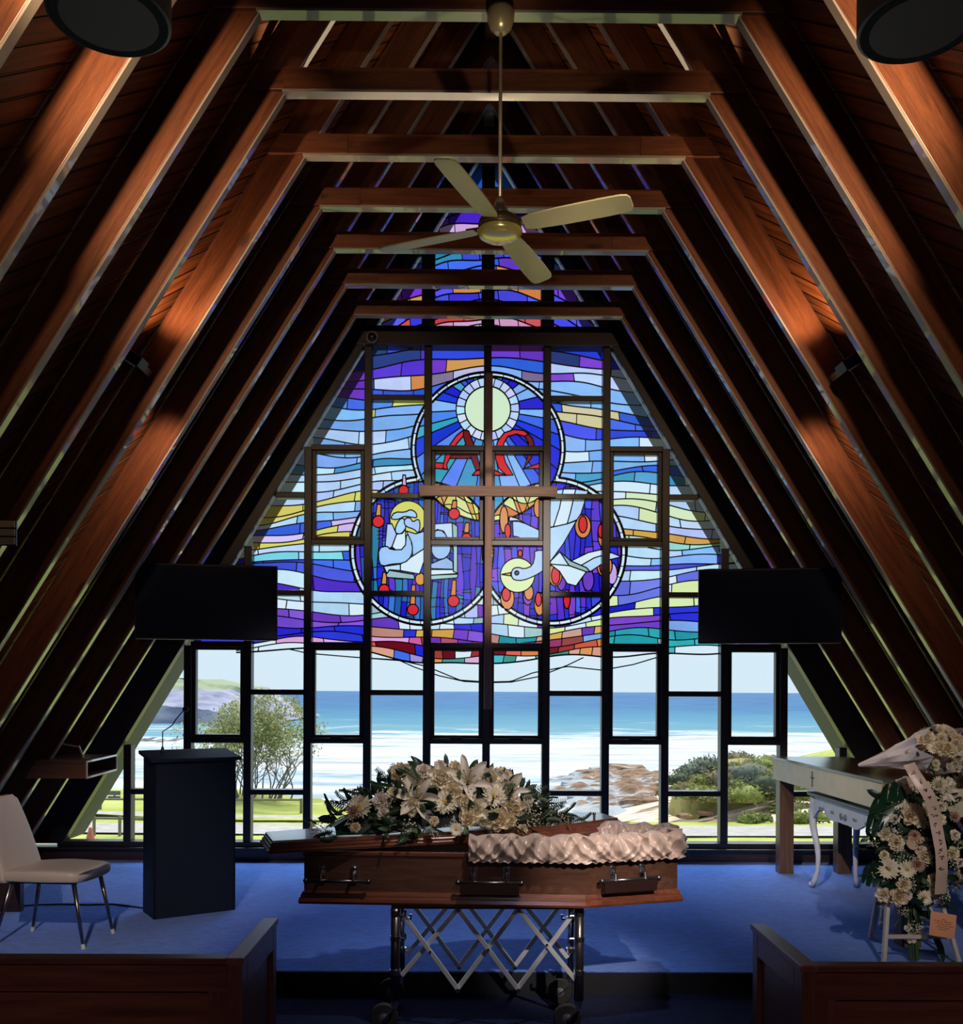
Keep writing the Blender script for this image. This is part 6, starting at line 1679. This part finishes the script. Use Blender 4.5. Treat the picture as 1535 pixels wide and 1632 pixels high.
light('sun', 'SUN', (0, 20, 25), (-1.6, 11, 8), 6.5, (1, .97, .93), angle=50)
WARM = (1.0, .62, .34)
for (c, s, n), sg in zip(SC, (-1, 1)):
    p = c+s*.07; light('sconce_up_lamp', 'SPOT', p, p+s*3+Vector((0, .9, 0))+n*.15, 62, WARM, .05, 80, 1.0)
    light('sconce_up_lamp', 'SPOT', p, (-sg*.97, 5.40, 5.36), 700, (1, .84, .62), .03, 12, .6)
    yb = Y0+2*SP+.30; zb_ = 3.86; d0 = Vector((sg*(inner(zb_)+.06), yb, zb_)); light('downlight', 'SPOT', d0, d0-s*2+Vector((0, .55, 0)), 85, (1, .68, .46), .05, 50, 1.0)
    z0 = 4.2; light('unseen_ceiling_spot', 'SPOT', (sg*(inner(z0)-.36), 2.45, z0), (sg*1.60, 4.7, 4.36), 330, (1, .66, .38), .05, 42, 1.0)
    light('unseen_ceiling_spot', 'SPOT', (sg*(inner(z0)-.30), 2.2, z0), (sg*2.1, 3.9, 4.1), 90, (1, .66, .38), .05, 50, 1.0)
for sg in (-1, 1): light('pew_fill', 'SPOT', (sg*-.7, -2.2, 4.4), (sg*1.9, 2.95, .5), 330, (1, .82, .74), .2, 24, .9)  # unseen pair, added to lift the dark pew backs and ends
light('coffin_spot', 'SPOT', (1.0, 3.15, 4.95), (.2, 5.0, .95), 430, (1, .88, .80), .06, 32, 1.0)
light('stage_fill', 'SPOT', (1.7, -.4, 4.3), (.62, 4.85, .74), 1500, (1, .84, .72), .04, 9.5, .9)  # added, unseen; its cone edge leaves the foot half of the coffin dark
light('stage_fill', 'SPOT', (1.3, -.5, 4.5), (-.25, 5.05, 1.24), 230, (1, .90, .80), .04, 14, 1.0)  # added unseen fill on the lid flowers
light('stage_fill', 'SPOT', (-1.2, -.5, 4.4), (-2.6, 6.1, .6), 780, (1, .86, .76), .05, 20, .8)  # added unseen fill for the white chair
light('stage_fill', 'SPOT', (1.2, -.5, 4.4), (2.5, 6.0, .95), 640, (1, .89, .80), .05, 18, .9)  # added unseen fill for the flower easel
light('stage_fill', 'SPOT', (-.9, 1.0, 4.5), (2.57, 7.3, 1.0), 1100, (1, .87, .76), .05, 15, 1.0)  # added unseen fill along the altar apron
light('stage_fill', 'SPOT', (1.0, 0, 4.1), (0, 9, 3.15), 1700, (1, .82, .68), .05, 13, .8)  # added unseen fill on the wooden cross
light('fan_fill', 'SPOT', (.2, 1.7, .9), (FX, FY, 3.98), 210, (1, .88, .64), .05, 19, .7)  # no fixture here: added below the view to light the blade undersides
light('fan_fill', 'SPOT', (.2, 1.7, .9), (FX, FY, 4.97), 160, (1, .88, .64), .05, 5, .9)  # second added beam from the same point, for the canopy
light('ambient_fill', 'POINT', (0, -1.8, 2.0), None, 28, (.80, .76, 1.0), .25)  # unseen ambient fill, added to raise the dark rafters
light('unseen_ceiling_spot', 'SPOT', (0, .9, 5.25), (0, 4.66, 5.08), 30, (1, .74, .52), .05, 44, .9)  # added to brighten the collar face above the fan
vs_ = sc.view_settings; sc.display_settings.display_device = 'sRGB'; vs_.view_transform = 'Standard'; vs_.look = 'None'; vs_.exposure = 0.0; vs_.gamma = 1.0; vs_.use_curve_mapping = False
cy = sc.cycles; cy.max_bounces = 10; cy.transparent_max_bounces = 16; cy.diffuse_bounces = 5; cy.glossy_bounces = 4; cy.sample_clamp_indirect = 6; cy.use_denoising = True
